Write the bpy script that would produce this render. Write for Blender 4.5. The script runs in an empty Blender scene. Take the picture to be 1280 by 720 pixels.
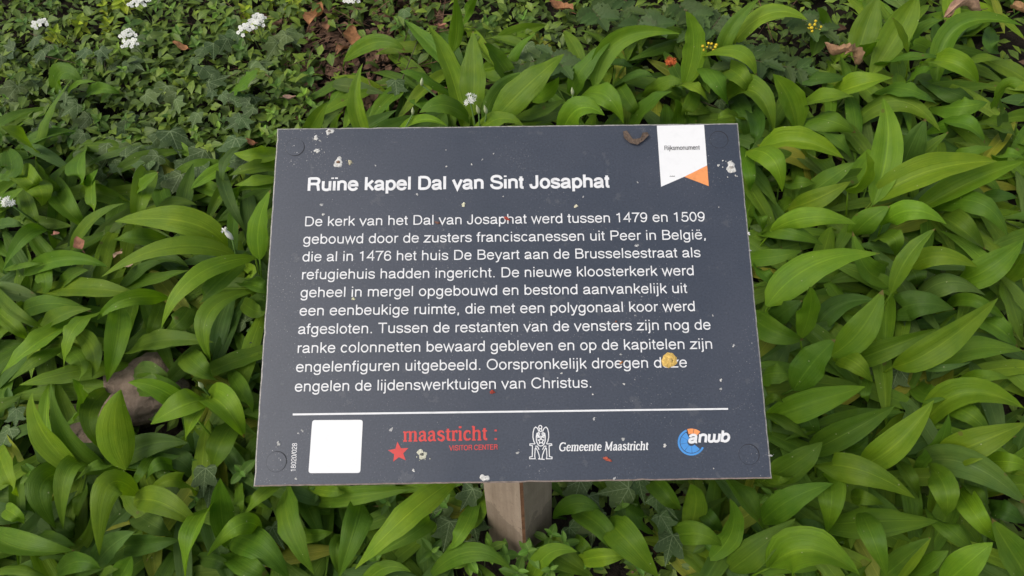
import bpy, bmesh, math, random
from mathutils import Vector, Matrix, noise
R_ = math.radians
C = bpy.context.scene.collection
SC = bpy.context.scene

# ------------------------------------------------------------------ camera
FPX = 970.0                                   # focal length in pixels of the 1280 px wide photograph
CAMM = Matrix(((0.99922984, 0.03659756, 0.01415454),
               (-0.01549253, 0.69937166, -0.71459028),
               (-0.03605155, 0.71382064, 0.69940002)))
CAM = Vector((0.01538588, -0.67683976, 1.55))
cd = bpy.data.cameras.new('camera'); cam = bpy.data.objects.new('camera', cd); C.objects.link(cam)
cam.matrix_world = Matrix.Translation(CAM) @ CAMM.to_4x4()
cd.sensor_fit = 'HORIZONTAL'; cd.sensor_width = 36.0; cd.lens = 36.0 * FPX / 1280.0
cd.clip_start = 0.02; cd.clip_end = 500
SC.camera = cam

# ------------------------------------------------------------------ sky, sun, exposure
SUN_ELEV, SUN_ROT = R_(50), R_(238)
w = bpy.data.worlds.new('World'); SC.world = w; w.use_nodes = True
nt = w.node_tree; nt.nodes.clear()
sky = nt.nodes.new('ShaderNodeTexSky'); sky.sky_type = 'NISHITA'; sky.sun_disc = False
sky.sun_elevation = SUN_ELEV; sky.sun_rotation = SUN_ROT; sky.dust_density = 4.0; sky.ozone_density = 1.0; sky.air_density = 1.0
hs = nt.nodes.new('ShaderNodeHueSaturation'); hs.inputs['Saturation'].default_value = 0.55
bg = nt.nodes.new('ShaderNodeBackground'); bg.inputs['Strength'].default_value = 0.15
wo = nt.nodes.new('ShaderNodeOutputWorld')
nt.links.new(sky.outputs[0], hs.inputs['Color']); nt.links.new(hs.outputs[0], bg.inputs[0]); nt.links.new(bg.outputs[0], wo.inputs[0])
sd = bpy.data.lights.new('sun', 'SUN'); sd.energy = 1.0; sd.angle = R_(35); sd.color = (1.0, 0.95, 0.88)
sun = bpy.data.objects.new('sun', sd); C.objects.link(sun)
# direction towards the sun: rotation measured from +Y clockwise
sdir = Vector((math.sin(SUN_ROT) * math.cos(SUN_ELEV), math.cos(SUN_ROT) * math.cos(SUN_ELEV), math.sin(SUN_ELEV)))
sun.rotation_euler = sdir.to_track_quat('Z', 'Y').to_euler()
SC.view_settings.view_transform = 'Standard'; SC.view_settings.look = 'None'
SC.view_settings.exposure = 0.38; SC.view_settings.gamma = 1.0; SC.view_settings.use_curve_mapping = False

# ------------------------------------------------------------------ helpers
def ray(x, y):
    return CAMM @ Vector(((x - 640) / FPX, -(y - 360) / FPX, -1.0))
SLOPE = math.tan(R_(16)); Y0 = 0.07
def gz(x, y):                                  # the bank: flat near the post's front, rising behind, easing off far away
    yy = y - Y0
    if yy > 2.6: z = 2.6 * SLOPE + (yy - 2.6) * 0.06
    elif yy < -0.4: z = -0.4 * SLOPE + (yy + 0.4) * 0.05
    else: z = yy * SLOPE
    return z + 0.085 * math.exp(-((x / 0.13) ** 2 + ((y - 0.10) / 0.10) ** 2))     # soil heaped round the post
def gpt(x, y, h=0.0):                          # point at height h above the bank seen at a pixel of the photograph
    d = ray(x, y); t = (h + (CAM.y - Y0) * SLOPE - CAM.z) / (d.z - d.y * SLOPE)
    return CAM + d * t
def depth(p):
    return -(CAMM.transposed() @ (p - CAM)).z
UPG = Vector((0, -math.sin(R_(16)), math.cos(R_(16))))

def tag(o, label=None, cat=None, group=None, kind=None):
    if label: o['label'] = label
    if cat: o['category'] = cat
    if group: o['group'] = group
    if kind: o['kind'] = kind
    return o
def empty(name, loc):
    o = bpy.data.objects.new(name, None); C.objects.link(o); o.location = loc; o.empty_display_size = 0.05; return o
def link(name, me, parent=None, mat=None, col=None):
    if mat and not me.materials: me.materials.append(mat)
    o = bpy.data.objects.new(name, me); C.objects.link(o)
    if parent: o.parent = parent
    if col: o.color = col
    return o
class MB:
    """collects vertices, faces and uvs for one mesh"""
    def __init__(s): s.v = []; s.f = []; s.uv = []; s.mi = []; s.cur = 0
    def add(s, vs, fs, uvs=None):
        n = len(s.v); s.v += [tuple(v) for v in vs]; s.uv += (uvs or [(0, 0)] * len(vs))
        for f in fs: s.f.append(tuple(i + n for i in f)); s.mi.append(s.cur)
    def mesh(s, name, mats, smooth=True, origin=None):
        me = bpy.data.meshes.new(name); vs = s.v
        if origin is not None: vs = [(a - origin.x, b - origin.y, c - origin.z) for a, b, c in vs]
        me.from_pydata(vs, [], s.f)
        uvl = me.uv_layers.new(name='UVMap')
        li = [0] * len(me.loops); me.loops.foreach_get('vertex_index', li)
        flat = []
        for i in li: flat += s.uv[i]
        uvl.data.foreach_set('uv', flat)
        for m in mats: me.materials.append(m)
        me.polygons.foreach_set('material_index', s.mi)
        me.polygons.foreach_set('use_smooth', [smooth] * len(me.polygons))
        me.update(); return me
    def tube(s, pts, radii, n=6):
        rings = []; base = len(s.v); vs = []; fs = []
        for i, p in enumerate(pts):
            t = (pts[min(i + 1, len(pts) - 1)] - pts[max(i - 1, 0)]).normalized()
            a = t.cross(Vector((0.3, 0.9, 0.2)));
            if a.length < 1e-4: a = t.cross(Vector((1, 0, 0)))
            a.normalize(); b = t.cross(a)
            r = radii[i] if isinstance(radii, (list, tuple)) else radii
            for k in range(n):
                an = 2 * math.pi * k / n; vs.append(p + (a * math.cos(an) + b * math.sin(an)) * r)
        for i in range(len(pts) - 1):
            for k in range(n):
                fs.append((i * n + k, i * n + (k + 1) % n, (i + 1) * n + (k + 1) % n, (i + 1) * n + k))
        fs.append(tuple(range(n))[::-1]); fs.append(tuple((len(pts) - 1) * n + k for k in range(n)))
        s.add(vs, fs)
    def blob(s, c, r, n=8, m=5, squash=(1, 1, 1), jit=0.0, rng=random):
        vs = []; fs = []
        for i in range(m + 1):
            th = math.pi * i / m
            for k in range(n):
                ph = 2 * math.pi * k / n; q = 1 + rng.uniform(-jit, jit)
                vs.append(c + Vector((math.sin(th) * math.cos(ph) * r * squash[0] * q, math.sin(th) * math.sin(ph) * r * squash[1] * q, math.cos(th) * r * squash[2] * q)))
        for i in range(m):
            for k in range(n):
                fs.append((i * n + k, (i + 1) * n + k, (i + 1) * n + (k + 1) % n, i * n + (k + 1) % n))
        s.add(vs, fs)

# ------------------------------------------------------------------ materials
def newmat(name):
    m = bpy.data.materials.new(name); m.use_nodes = True; n = m.node_tree; n.nodes.clear(); return m, n
def N(nt, t, **kw):
    n = nt.nodes.new('ShaderNode' + t)
    for k, v in kw.items():
        if k in n.inputs: n.inputs[k].default_value = v
        else: setattr(n, k, v)
    return n
def L(nt, a, b): nt.links.new(a, b)
def math_(nt, op, a, b=None, c=None, clamp=False):
    n = nt.nodes.new('ShaderNodeMath'); n.operation = op; n.use_clamp = clamp
    for i, v in enumerate((a, b, c)):
        if v is None: continue
        if hasattr(v, 'node'): nt.links.new(v, n.inputs[i])
        else: n.inputs[i].default_value = v
    return n.outputs[0]
def mixc(nt, fac, a, b, mode='MIX'):
    n = nt.nodes.new('ShaderNodeMix'); n.data_type = 'RGBA'; n.blend_type = mode
    for sck, v in ((n.inputs['Factor'], fac), (n.inputs['A'], a), (n.inputs['B'], b)):
        pass
    ins = [i for i in n.inputs if i.enabled]
    for i, v in zip(ins, (fac, a, b)):
        if hasattr(v, 'node'): nt.links.new(v, i)
        else: i.default_value = v if not isinstance(v, tuple) or len(v) == 4 else (*v, 1)
    return [o for o in n.outputs if o.enabled][0]
def ramp(nt, fac, stops):
    n = nt.nodes.new('ShaderNodeValToRGB'); nt.links.new(fac, n.inputs[0]); e = n.color_ramp.elements
    e[0].position, e[0].color = stops[0][0], (*stops[0][1], 1); e[1].position, e[1].color = stops[-1][0], (*stops[-1][1], 1)
    for p, c in stops[1:-1]:
        x = e.new(p); x.color = (*c, 1)
    return n.outputs[0]
def principled(nt, col, rough=0.5, spec=0.5, normal=None, trans=None, tcol=None):
    p = nt.nodes.new('ShaderNodeBsdfPrincipled'); o = nt.nodes.new('ShaderNodeOutputMaterial')
    for k, v in (('Base Color', col), ('Roughness', rough), ('Specular IOR Level', spec)):
        if hasattr(v, 'node'): nt.links.new(v, p.inputs[k])
        else: p.inputs[k].default_value = v if not isinstance(v, tuple) else (*v[:3], 1)
    if normal: nt.links.new(normal, p.inputs['Normal'])
    if trans:
        t = nt.nodes.new('ShaderNodeBsdfTranslucent'); mx = nt.nodes.new('ShaderNodeMixShader'); mx.inputs[0].default_value = trans
        if hasattr(tcol, 'node'): nt.links.new(tcol, t.inputs['Color'])
        else: t.inputs['Color'].default_value = (*tcol, 1)
        nt.links.new(p.outputs[0], mx.inputs[1]); nt.links.new(t.outputs[0], mx.inputs[2]); nt.links.new(mx.outputs[0], o.inputs[0])
    else: nt.links.new(p.outputs[0], o.inputs[0])
    return p
def bump(nt, h, strength=0.3, dist=0.01):
    b = nt.nodes.new('ShaderNodeBump'); b.inputs['Strength'].default_value = strength; b.inputs['Distance'].default_value = dist
    nt.links.new(h, b.inputs['Height']); return b.outputs[0]
def noise_(nt, scale, detail=3, vec=None, rough=0.5):
    n = nt.nodes.new('ShaderNodeTexNoise'); n.inputs['Scale'].default_value = scale; n.inputs['Detail'].default_value = detail; n.inputs['Roughness'].default_value = rough
    if vec is not None: nt.links.new(vec, n.inputs['Vector'])
    return n.outputs[0]

def mat_garlic():
    m, nt = newmat('ramsons_leaf')
    oi = nt.nodes.new('ShaderNodeObjectInfo'); tc = nt.nodes.new('ShaderNodeTexCoord')
    sep = nt.nodes.new('ShaderNodeSeparateXYZ'); L(nt, tc.outputs['UV'], sep.inputs[0])
    # parallel veins following the blade: noise squeezed along the length
    cmb = nt.nodes.new('ShaderNodeCombineXYZ'); L(nt, math_(nt, 'MULTIPLY', sep.outputs[0], 26.0), cmb.inputs[0]); L(nt, math_(nt, 'MULTIPLY', sep.outputs[1], 1.2), cmb.inputs[1])
    L(nt, math_(nt, 'MULTIPLY', oi.outputs['Random'], 50.0), cmb.inputs[2])
    vein = noise_(nt, 1.0, 3, cmb.outputs[0], 0.6)
    blot = noise_(nt, 22.0, 4, tc.outputs['Object'], 0.6)
    c = mixc(nt, 1.0, oi.outputs['Color'], ramp(nt, vein, [(0.3, (0.84, 0.86, 0.8)), (0.7, (1.12, 1.10, 1.12))]), 'MULTIPLY')
    c = mixc(nt, 1.0, c, ramp(nt, blot, [(0.3, (0.82, 0.88, 0.9)), (0.72, (1.22, 1.10, 1.05))]), 'MULTIPLY')
    # midrib, a little paler than the blade
    d = math_(nt, 'ABSOLUTE', math_(nt, 'SUBTRACT', sep.outputs[0], 0.5))
    rib = math_(nt, 'MULTIPLY', math_(nt, 'LESS_THAN', d, 0.022), 0.5)
    c = mixc(nt, rib, c, mixc(nt, 1.0, c, (1.7, 1.5, 1.9, 1), 'MULTIPLY'))
    # small pale specks and nibbled brown spots
    vo = nt.nodes.new('ShaderNodeTexVoronoi'); vo.inputs['Scale'].default_value = 30; L(nt, tc.outputs['Object'], vo.inputs['Vector'])
    sp = math_(nt, 'LESS_THAN', vo.outputs['Distance'], 0.045)
    c = mixc(nt, math_(nt, 'MULTIPLY', sp, 0.55), c, (0.42, 0.42, 0.25, 1))
    # some old leaves: brown tips, and a few yellowed blades; nibbled brown holes on others
    edge = noise_(nt, 9.0, 3, tc.outputs['Object'])
    old = math_(nt, 'GREATER_THAN', oi.outputs['Random'], 0.72)
    tip = math_(nt, 'GREATER_THAN', math_(nt, 'MULTIPLY_ADD', edge, 0.16, sep.outputs[1]), 1.045)
    c = mixc(nt, math_(nt, 'MULTIPLY', math_(nt, 'MULTIPLY', old, tip), 0.8), c, (0.16, 0.105, 0.035, 1))
    v3 = nt.nodes.new('ShaderNodeTexVoronoi'); v3.inputs['Scale'].default_value = 11; L(nt, tc.outputs['Object'], v3.inputs['Vector'])
    spot = math_(nt, 'LESS_THAN', math_(nt, 'MULTIPLY_ADD', edge, 0.05, v3.outputs['Distance']), 0.085)
    c = mixc(nt, math_(nt, 'MULTIPLY', spot, 0.6), c, (0.13, 0.10, 0.03, 1))
    gl = noise_(nt, 6.0, 3, tc.outputs['Object'], 0.6)
    h = math_(nt, 'ADD', math_(nt, 'MULTIPLY', vein, 0.6), math_(nt, 'MULTIPLY', blot, 1.0))
    nm = bump(nt, h, 0.5, 0.005)
    rough = math_(nt, 'ADD', math_(nt, 'MULTIPLY_ADD', blot, 0.2, 0.19), math_(nt, 'MULTIPLY', gl, 0.46))
    tcol = mixc(nt, 1.0, c, (1.5, 1.6, 0.6, 1), 'MULTIPLY')
    principled(nt, c, rough, 0.24, nm, 0.32, tcol)
    return m
def mat_leaf(name, spread=0.32, rough=0.48, rib=True, trans=0.18):
    m, nt = newmat(name)
    oi = nt.nodes.new('ShaderNodeObjectInfo'); tc = nt.nodes.new('ShaderNodeTexCoord'); geo = nt.nodes.new('ShaderNodeNewGeometry')
    rnd = geo.outputs['Random Per Island']
    sep = nt.nodes.new('ShaderNodeSeparateXYZ'); L(nt, tc.outputs['UV'], sep.inputs[0])
    bl = noise_(nt, 60.0, 3, tc.outputs['Object'])
    c = mixc(nt, 1.0, oi.outputs['Color'], ramp(nt, bl, [(0.3, (0.8, 0.82, 0.8)), (0.7, (1.2, 1.15, 1.1))]), 'MULTIPLY')
    c = mixc(nt, 1.0, c, ramp(nt, rnd, [(0.0, (1 - spread, 1 - spread, 1 - spread * .6)), (0.55, (1, 1, 1)), (1.0, (1 + spread * 2.0, 1 + spread * 1.5, 1.0))]), 'MULTIPLY')
    if rib:
        d = math_(nt, 'ABSOLUTE', math_(nt, 'SUBTRACT', sep.outputs[0], 0.5))
        c = mixc(nt, math_(nt, 'MULTIPLY', math_(nt, 'LESS_THAN', d, 0.035), 0.55), c, mixc(nt, 1.0, c, (1.9, 1.6, 2.0, 1), 'MULTIPLY'))
    principled(nt, c, rough, 0.26, bump(nt, bl, 0.3, 0.003), trans, mixc(nt, 1.0, c, (1.4, 1.5, 0.6, 1), 'MULTIPLY'))
    return m
def mat_ivy():
    m, nt = newmat('ivy_leaf')
    oi = nt.nodes.new('ShaderNodeObjectInfo'); tc = nt.nodes.new('ShaderNodeTexCoord')
    sep = nt.nodes.new('ShaderNodeSeparateXYZ'); L(nt, tc.outputs['UV'], sep.inputs[0])
    x = math_(nt, 'ABSOLUTE', math_(nt, 'SUBTRACT', sep.outputs[0], 0.5)); y = math_(nt, 'SUBTRACT', sep.outputs[1], 0.2)
    tot = None
    for a, wd in ((0.0, 0.011), (48.0, 0.010), (100.0, 0.009)):
        sa, ca = math.sin(R_(a)), math.cos(R_(a))
        perp = math_(nt, 'ABSOLUTE', math_(nt, 'SUBTRACT', math_(nt, 'MULTIPLY', x, ca), math_(nt, 'MULTIPLY', y, sa)))
        along = math_(nt, 'ADD', math_(nt, 'MULTIPLY', x, sa), math_(nt, 'MULTIPLY', y, ca))
        k = math_(nt, 'MULTIPLY', math_(nt, 'LESS_THAN', perp, wd), math_(nt, 'GREATER_THAN', along, 0.0))
        # side veins: chevrons leaving the main vein
        ch = math_(nt, 'FRACT', math_(nt, 'MULTIPLY', math_(nt, 'SUBTRACT', along, math_(nt, 'MULTIPLY', perp, 0.9)), 7.0))
        sv = math_(nt, 'MULTIPLY', math_(nt, 'LESS_THAN', ch, 0.11), math_(nt, 'LESS_THAN', perp, 0.12))
        sv = math_(nt, 'MULTIPLY', math_(nt, 'MULTIPLY', sv, math_(nt, 'GREATER_THAN', along, 0.03)), 0.6)
        k = math_(nt, 'MAXIMUM', k, sv)
        tot = k if tot is None else math_(nt, 'MAXIMUM', tot, k)
    bl = noise_(nt, 70.0, 3, tc.outputs['Object'])
    c = mixc(nt, 1.0, oi.outputs['Color'], ramp(nt, bl, [(0.3, (0.75, 0.8, 0.8)), (0.7, (1.25, 1.2, 1.15))]), 'MULTIPLY')
    c = mixc(nt, math_(nt, 'MULTIPLY', tot, 0.62), c, (0.20, 0.26, 0.12, 1))
    principled(nt, c, 0.5, 0.28, bump(nt, bl, 0.35, 0.004), 0.08, c)
    return m
def mat_simple(name, col, rough=0.6, spec=0.4, var=0.3, scale=60, bstr=0.4, bdist=0.003, trans=None, detail=4):
    m, nt = newmat(name); tc = nt.nodes.new('ShaderNodeTexCoord')
    n = noise_(nt, scale, detail, tc.outputs['Object'], 0.6)
    c = ramp(nt, n, [(0.25, tuple(v * (1 - var) for v in col)), (0.75, tuple(min(1, v * (1 + var)) for v in col))])
    principled(nt, c, rough, spec, bump(nt, n, bstr, bdist) if bstr else None, trans, col)
    return m
def mat_objcol(name, rough=0.6, spec=0.3, var=0.35, scale=70, bstr=0.5, trans=0.15, isl=True):
    m, nt = newmat(name); tc = nt.nodes.new('ShaderNodeTexCoord'); oi = nt.nodes.new('ShaderNodeObjectInfo'); geo = nt.nodes.new('ShaderNodeNewGeometry')
    n = noise_(nt, scale, 4, tc.outputs['Object'], 0.6)
    c = mixc(nt, 1.0, oi.outputs['Color'], ramp(nt, n, [(0.25, (1 - var,) * 3), (0.75, (1 + var,) * 3)]), 'MULTIPLY')
    if isl: c = mixc(nt, 1.0, c, ramp(nt, geo.outputs['Random Per Island'], [(0, (0.55, 0.5, 0.5)), (1, (1.4, 1.3, 1.2))]), 'MULTIPLY')
    principled(nt, c, rough, spec, bump(nt, n, bstr, 0.003), trans, c)
    return m
def mat_panel():
    m, nt = newmat('sign_face'); tc = nt.nodes.new('ShaderNodeTexCoord'); o = tc.outputs['Object']
    n1 = noise_(nt, 5.0, 5, o, 0.6); n2 = noise_(nt, 420.0, 2, o, 0.5)
    c = ramp(nt, n1, [(0.3, (0.029, 0.037, 0.053)), (0.7, (0.043, 0.050, 0.067))])
    c = mixc(nt, 1.0, c, ramp(nt, n2, [(0.3, (0.86,) * 3), (0.7, (1.16,) * 3)]), 'MULTIPLY')
    # dust: pale pin-prick specks, denser in patches, and faint rubbed scratches
    patch = noise_(nt, 9.0, 3, o)
    v1 = nt.nodes.new('ShaderNodeTexVoronoi'); v1.inputs['Scale'].default_value = 130; L(nt, o, v1.inputs['Vector'])
    s1 = math_(nt, 'LESS_THAN', v1.outputs['Distance'], math_(nt, 'MULTIPLY_ADD', patch, 0.42, -0.175))
    v2 = nt.nodes.new('ShaderNodeTexVoronoi'); v2.inputs['Scale'].default_value = 300; L(nt, o, v2.inputs['Vector'])
    s2 = math_(nt, 'LESS_THAN', v2.outputs['Distance'], math_(nt, 'MULTIPLY_ADD', patch, 0.5, -0.13))
    mp = nt.nodes.new('ShaderNodeMapping'); mp.inputs['Rotation'].default_value = (0, 0, 0.6); mp.inputs['Scale'].default_value = (14, 90, 14); L(nt, o, mp.inputs[0])
    sc = noise_(nt, 1.6, 5, mp.outputs[0], 0.7)
    s3 = math_(nt, 'MULTIPLY', math_(nt, 'GREATER_THAN', sc, 0.69), 0.12)
    c = mixc(nt, math_(nt, 'MULTIPLY', s1, 0.55), c, (0.36, 0.36, 0.35, 1))
    c = mixc(nt, math_(nt, 'MULTIPLY', s2, 0.22), c, (0.30, 0.30, 0.29, 1))
    c = mixc(nt, s3, c, (0.35, 0.35, 0.35, 1))
    n3 = noise_(nt, 26.0, 6, o, 0.7)
    c = mixc(nt, math_(nt, 'MULTIPLY', math_(nt, 'GREATER_THAN', n3, 0.62), 0.10), c, (0.20, 0.20, 0.19, 1))
    r = math_(nt, 'ADD', math_(nt, 'MULTIPLY_ADD', n1, 0.2, 0.2), math_(nt, 'MULTIPLY', n3, 0.22))
    principled(nt, c, r, 0.42, bump(nt, n2, 0.06, 0.001))
    return m
def mat_print(name, col, rough=0.42, wear=0.80):
    m, nt = newmat(name); tc = nt.nodes.new('ShaderNodeTexCoord')
    n = noise_(nt, 90.0, 4, tc.outputs['Object'], 0.7)
    c = ramp(nt, n, [(0.28, tuple(v * wear for v in col)), (0.5, col), (0.9, col)])
    principled(nt, c, rough, 0.4); return m
# ================================================================== THE SIGN
PC = Vector((0, 0, 0.878))
PX = Vector((0.99946999, 0.0, -0.03253290)); PY = Vector((0.01679591, 0.85642309, 0.51600134)); PN = PX.cross(PY).normalized()
PW, PH = 0.600, 0.4507
PM = Matrix(((PX.x, PY.x, PN.x, PC.x), (PX.y, PY.y, PN.y, PC.y), (PX.z, PY.z, PN.z, PC.z), (0, 0, 0, 1)))
def pan(x, y):                                  # pixel of the photograph -> position on the board's face (metres, board axes)
    d = ray(x, y); t = (PC - CAM).dot(PN) / d.dot(PN); q = CAM + d * t - PC
    return Vector((q.dot(PX), q.dot(PY)))
PF = Vector((0.0002614, 0.05, 0.0)); PS = 0.096; PA = R_(38)
POSTC = PF + Vector((-math.cos(PA), math.sin(PA), 0)) * PS / 2 + Vector((math.sin(PA), math.cos(PA), 0)) * PS / 2
POSTC.z = gz(POSTC.x, POSTC.y)
sign = empty('info_sign', POSTC)
tag(sign, 'dark grey information board with white Dutch text on a square taupe post', 'sign')
PREL = Matrix.Translation(-POSTC) @ PM          # board axes relative to the sign's base
def on_board(name, me, parent=sign):
    o = link(name, me, parent)
    o.matrix_local = PREL if parent is sign else Matrix.Identity(4)
    return o
M_face = mat_panel()
M_edge = mat_simple('board_edge', (0.20, 0.16, 0.135), 0.75, 0.25, 0.45, 120, 0.5)
M_white = mat_print('white_print', (0.64, 0.64, 0.635)); M_red = mat_print('red_print', (0.52, 0.045, 0.038))
M_orange = mat_print('orange_print', (0.72, 0.27, 0.09)); M_blue = mat_print('blue_print', (0.06, 0.24, 0.55))
M_black = mat_print('black_print', (0.02, 0.02, 0.022)); M_groove = mat_print('groove_shadow_line', (0.020, 0.021, 0.025), 0.8); M_arris = mat_simple('lit_arris', (0.27, 0.26, 0.23), 0.7, 0.3, 0.5, 150, 0.4)  # arris: paler colour paints in the light caught by the board's edges
M_label = mat_print('white_film', (0.68, 0.68, 0.67), 0.42, 0.955)

def board_mesh():
    bm = bmesh.new(); rng = random.Random(4)
    # outline with tiny chips along the edge, then a bevelled slab
    pts = []
    def side(a, b, n):
        for i in range(n):
            t = i / n; p = a.lerp(b, t)
            nrm = Vector((-(b - a).y, (b - a).x)).normalized()
            k = 0.0 if i == 0 else rng.choice([0, 0, 0, 0.0002, 0.0004, 0.0008 if rng.random() < .25 else 0])
            pts.append(p + nrm * k)
    h, v = PW / 2, PH / 2
    cs = [Vector((-h, -v)), Vector((h, -v)), Vector((h, v)), Vector((-h, v))]
    for i in range(4): side(cs[i], cs[(i + 1) % 4], 60)
    T = 0.0075
    top = [bm.verts.new((p.x * (1 - .0016 / h), p.y * (1 - .0016 / v), 0)) for p in pts]
    mid = [bm.verts.new((p.x, p.y, -0.0007)) for p in pts]
    bot = [bm.verts.new((p.x, p.y, -T)) for p in pts]
    f = bm.faces.new(top); f.material_index = 0
    n = len(pts)
    for i in range(n):
        j = (i + 1) % n
        for a, b in ((top, mid), (mid, bot)):
            q = bm.faces.new((a[i], b[i], b[j], a[j])); q.material_index = 2 if a is top and i >= 60 else 1  # top and side bevels get the painted-light tone, bottom bevel stays brown
    f = bm.faces.new(bot[::-1]); f.material_index = 1
    bm.normal_update()
    me = bpy.data.meshes.new('board'); bm.to_mesh(me); bm.free(); me.materials.append(M_face); me.materials.append(M_edge); me.materials.append(M_arris); return me
board = on_board('board', board_mesh())

# ---- lettering: every glyph is drawn as pen strokes in font units (x-height 523, capitals 720)
ADV = dict(a=556, b=556, c=500, d=556, e=556, f=278, g=556, h=556, i=222, j=222, k=500, l=222, m=833, n=556, o=556, p=556, r=333, s=500, t=278, u=556, v=500, w=722, y=500, z=500,
           B=667, C=722, D=722, E=667, I=278, J=500, M=833, N=722, O=778, P=667, R=722, S=667, T=611, V=667, G=778)
ADV.update({'ω': 722, '0': 556, '1': 556, '2': 556, '4': 556, '5': 556, '6': 556, '7': 556, '8': 556, '9': 556, ' ': 278, ',': 278, '.': 278, ':': 278, '/': 278, 'ï': 222, 'ë': 556})
GL = {
 'l': 'M111 0L111 720', 'i': 'M111 0L111 523;M111 636L111 720', 'ï': 'M111 0L111 523;M14 640L14 720;M208 640L208 720',
 'j': 'M111 636L111 720;M111 523L111 -100C111 -165 80 -176 12 -172',
 'n': 'M105 0L105 523;M105 330C105 440 180 487 265 487C400 487 447 430 447 330L447 0',
 'h': 'M105 0L105 720;M105 330C105 440 180 487 265 487C400 487 447 430 447 330L447 0',
 'm': 'M105 0L105 523;M105 350C105 440 170 487 250 487C350 487 416 440 416 350L416 0;M416 350C416 440 480 487 565 487C670 487 728 440 728 350L728 0',
 'u': 'M450 523L450 0;M450 190C450 85 375 36 290 36C155 36 109 95 109 190L109 523',
 'o': 'E278 262 200 234', 'c': 'A262 262 188 234 38 322', 'e': 'M78 282L476 282C476 410 400 496 278 496C150 496 78 400 78 262C78 120 155 28 278 28C375 28 440 70 468 150',
 'ë': 'M78 282L476 282C476 410 400 496 278 496C150 496 78 400 78 262C78 120 155 28 278 28C375 28 440 70 468 150;M204 636L204 720;M352 636L352 720',
 'a': 'M520 40C450 34 432 55 432 105L432 350C432 440 372 489 268 489C165 489 98 450 90 352;M430 296C400 268 320 268 240 254C130 234 80 200 80 132C80 70 130 30 207 30C330 30 428 110 430 200',
 's': 'M425 370C420 450 350 489 250 489C150 489 82 450 82 382C82 310 150 290 255 266C370 240 428 215 428 142C428 70 350 32 255 32C140 32 75 75 68 165',
 't': 'M128 660L128 120C128 50 155 36 250 42;M15 487L250 487', 'r': 'M110 0L110 523;M110 300C110 430 190 492 325 482',
 'v': 'M38 523L250 25L462 523', 'w': 'M42 523L205 25L361 500L517 25L680 523', 'ω': 'M70 523L70 190C70 90 110 40 200 40C300 40 361 100 361 200L361 523;M361 200C361 90 420 40 500 40C600 40 655 100 655 200L655 523', 'y': 'M40 523L255 20;M460 523L235 -75C205 -160 165 -180 70 -172',
 'k': 'M105 0L105 720;M440 523L105 200;M222 310L462 0', 'z': 'M45 487L440 487L55 37L462 37',
 'f': 'M128 0L128 580C128 660 165 690 262 682;M15 487L255 487', 'g': 'E266 262 190 230;M452 523L452 0C452 -120 390 -178 267 -178C160 -178 98 -140 90 -62',
 'd': 'E268 262 192 232;M455 0L455 720', 'b': 'E290 262 192 232;M102 0L102 720', 'p': 'E290 262 192 232;M102 523L102 -205',
 'D': 'M127 681L330 681C540 681 632 560 632 360C632 160 540 39 330 39L127 39;M127 0L127 720',
 'R': 'M127 681L420 681C560 681 612 620 612 530C612 430 552 375 420 375L127 375;M420 375C530 370 560 320 574 230L606 0;M127 0L127 720',
 'J': 'M375 720L375 210C375 80 320 27 220 27C110 27 60 90 58 230', 'P': 'M127 681L390 681C540 681 592 600 592 500C592 400 540 322 390 322L127 322;M127 0L127 720',
 'B': 'M127 681L370 681C510 681 552 610 552 535C552 440 480 385 370 385L127 385;M370 385C520 385 592 310 592 215C592 110 520 39 370 39L127 39;M127 0L127 720',
 'T': 'M25 681L586 681;M305 681L305 0', 'V': 'M28 720L333 22L638 720',
 'S': 'M572 520C560 640 470 694 340 694C200 694 105 630 105 530C105 420 200 400 330 370C480 335 592 310 592 185C592 80 490 26 345 26C180 26 80 110 75 245',
 'O': 'E389 360 310 334', 'C': 'A378 360 304 334 32 328', 'N': 'M116 0L116 720;M116 690L606 30;M606 0L606 720', 'I': 'M139 0L139 720', 'E': 'M620 39L127 39L127 681L605 681;M127 375L575 375',
 'M': 'M110 0L110 720;M110 700L416 60L722 700;M722 0L722 720', 'G': 'A378 360 304 334 35 300;M660 0L660 340L400 340',
 '0': 'E278 352 198 322', '1': 'M300 0L300 705;M300 690C280 600 210 575 110 570', '2': 'M75 480C75 620 160 674 280 674C400 674 472 600 472 500C472 330 90 280 72 40L505 40',
 '4': 'M395 0L395 690L58 225L522 225', '5': 'M475 667L150 667L105 330C150 400 220 432 285 432C410 432 482 340 482 230C482 110 400 28 270 28C150 28 80 90 65 185',
 '6': 'E285 225 196 196;M462 535C445 630 380 674 300 674C150 674 85 520 89 250', '7': 'M40 667L505 667C380 520 260 320 218 0',
 '8': 'E278 512 165 160;E278 190 200 163', '9': 'E272 470 196 204;M95 155C110 60 180 28 255 28C400 28 470 200 468 450',
 '.': 'M139 0L139 88', ',': 'M139 88L139 10L108 -110', ':': 'M139 0L139 88;M139 435L139 523', '/': 'M15 -20L263 720'}
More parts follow.
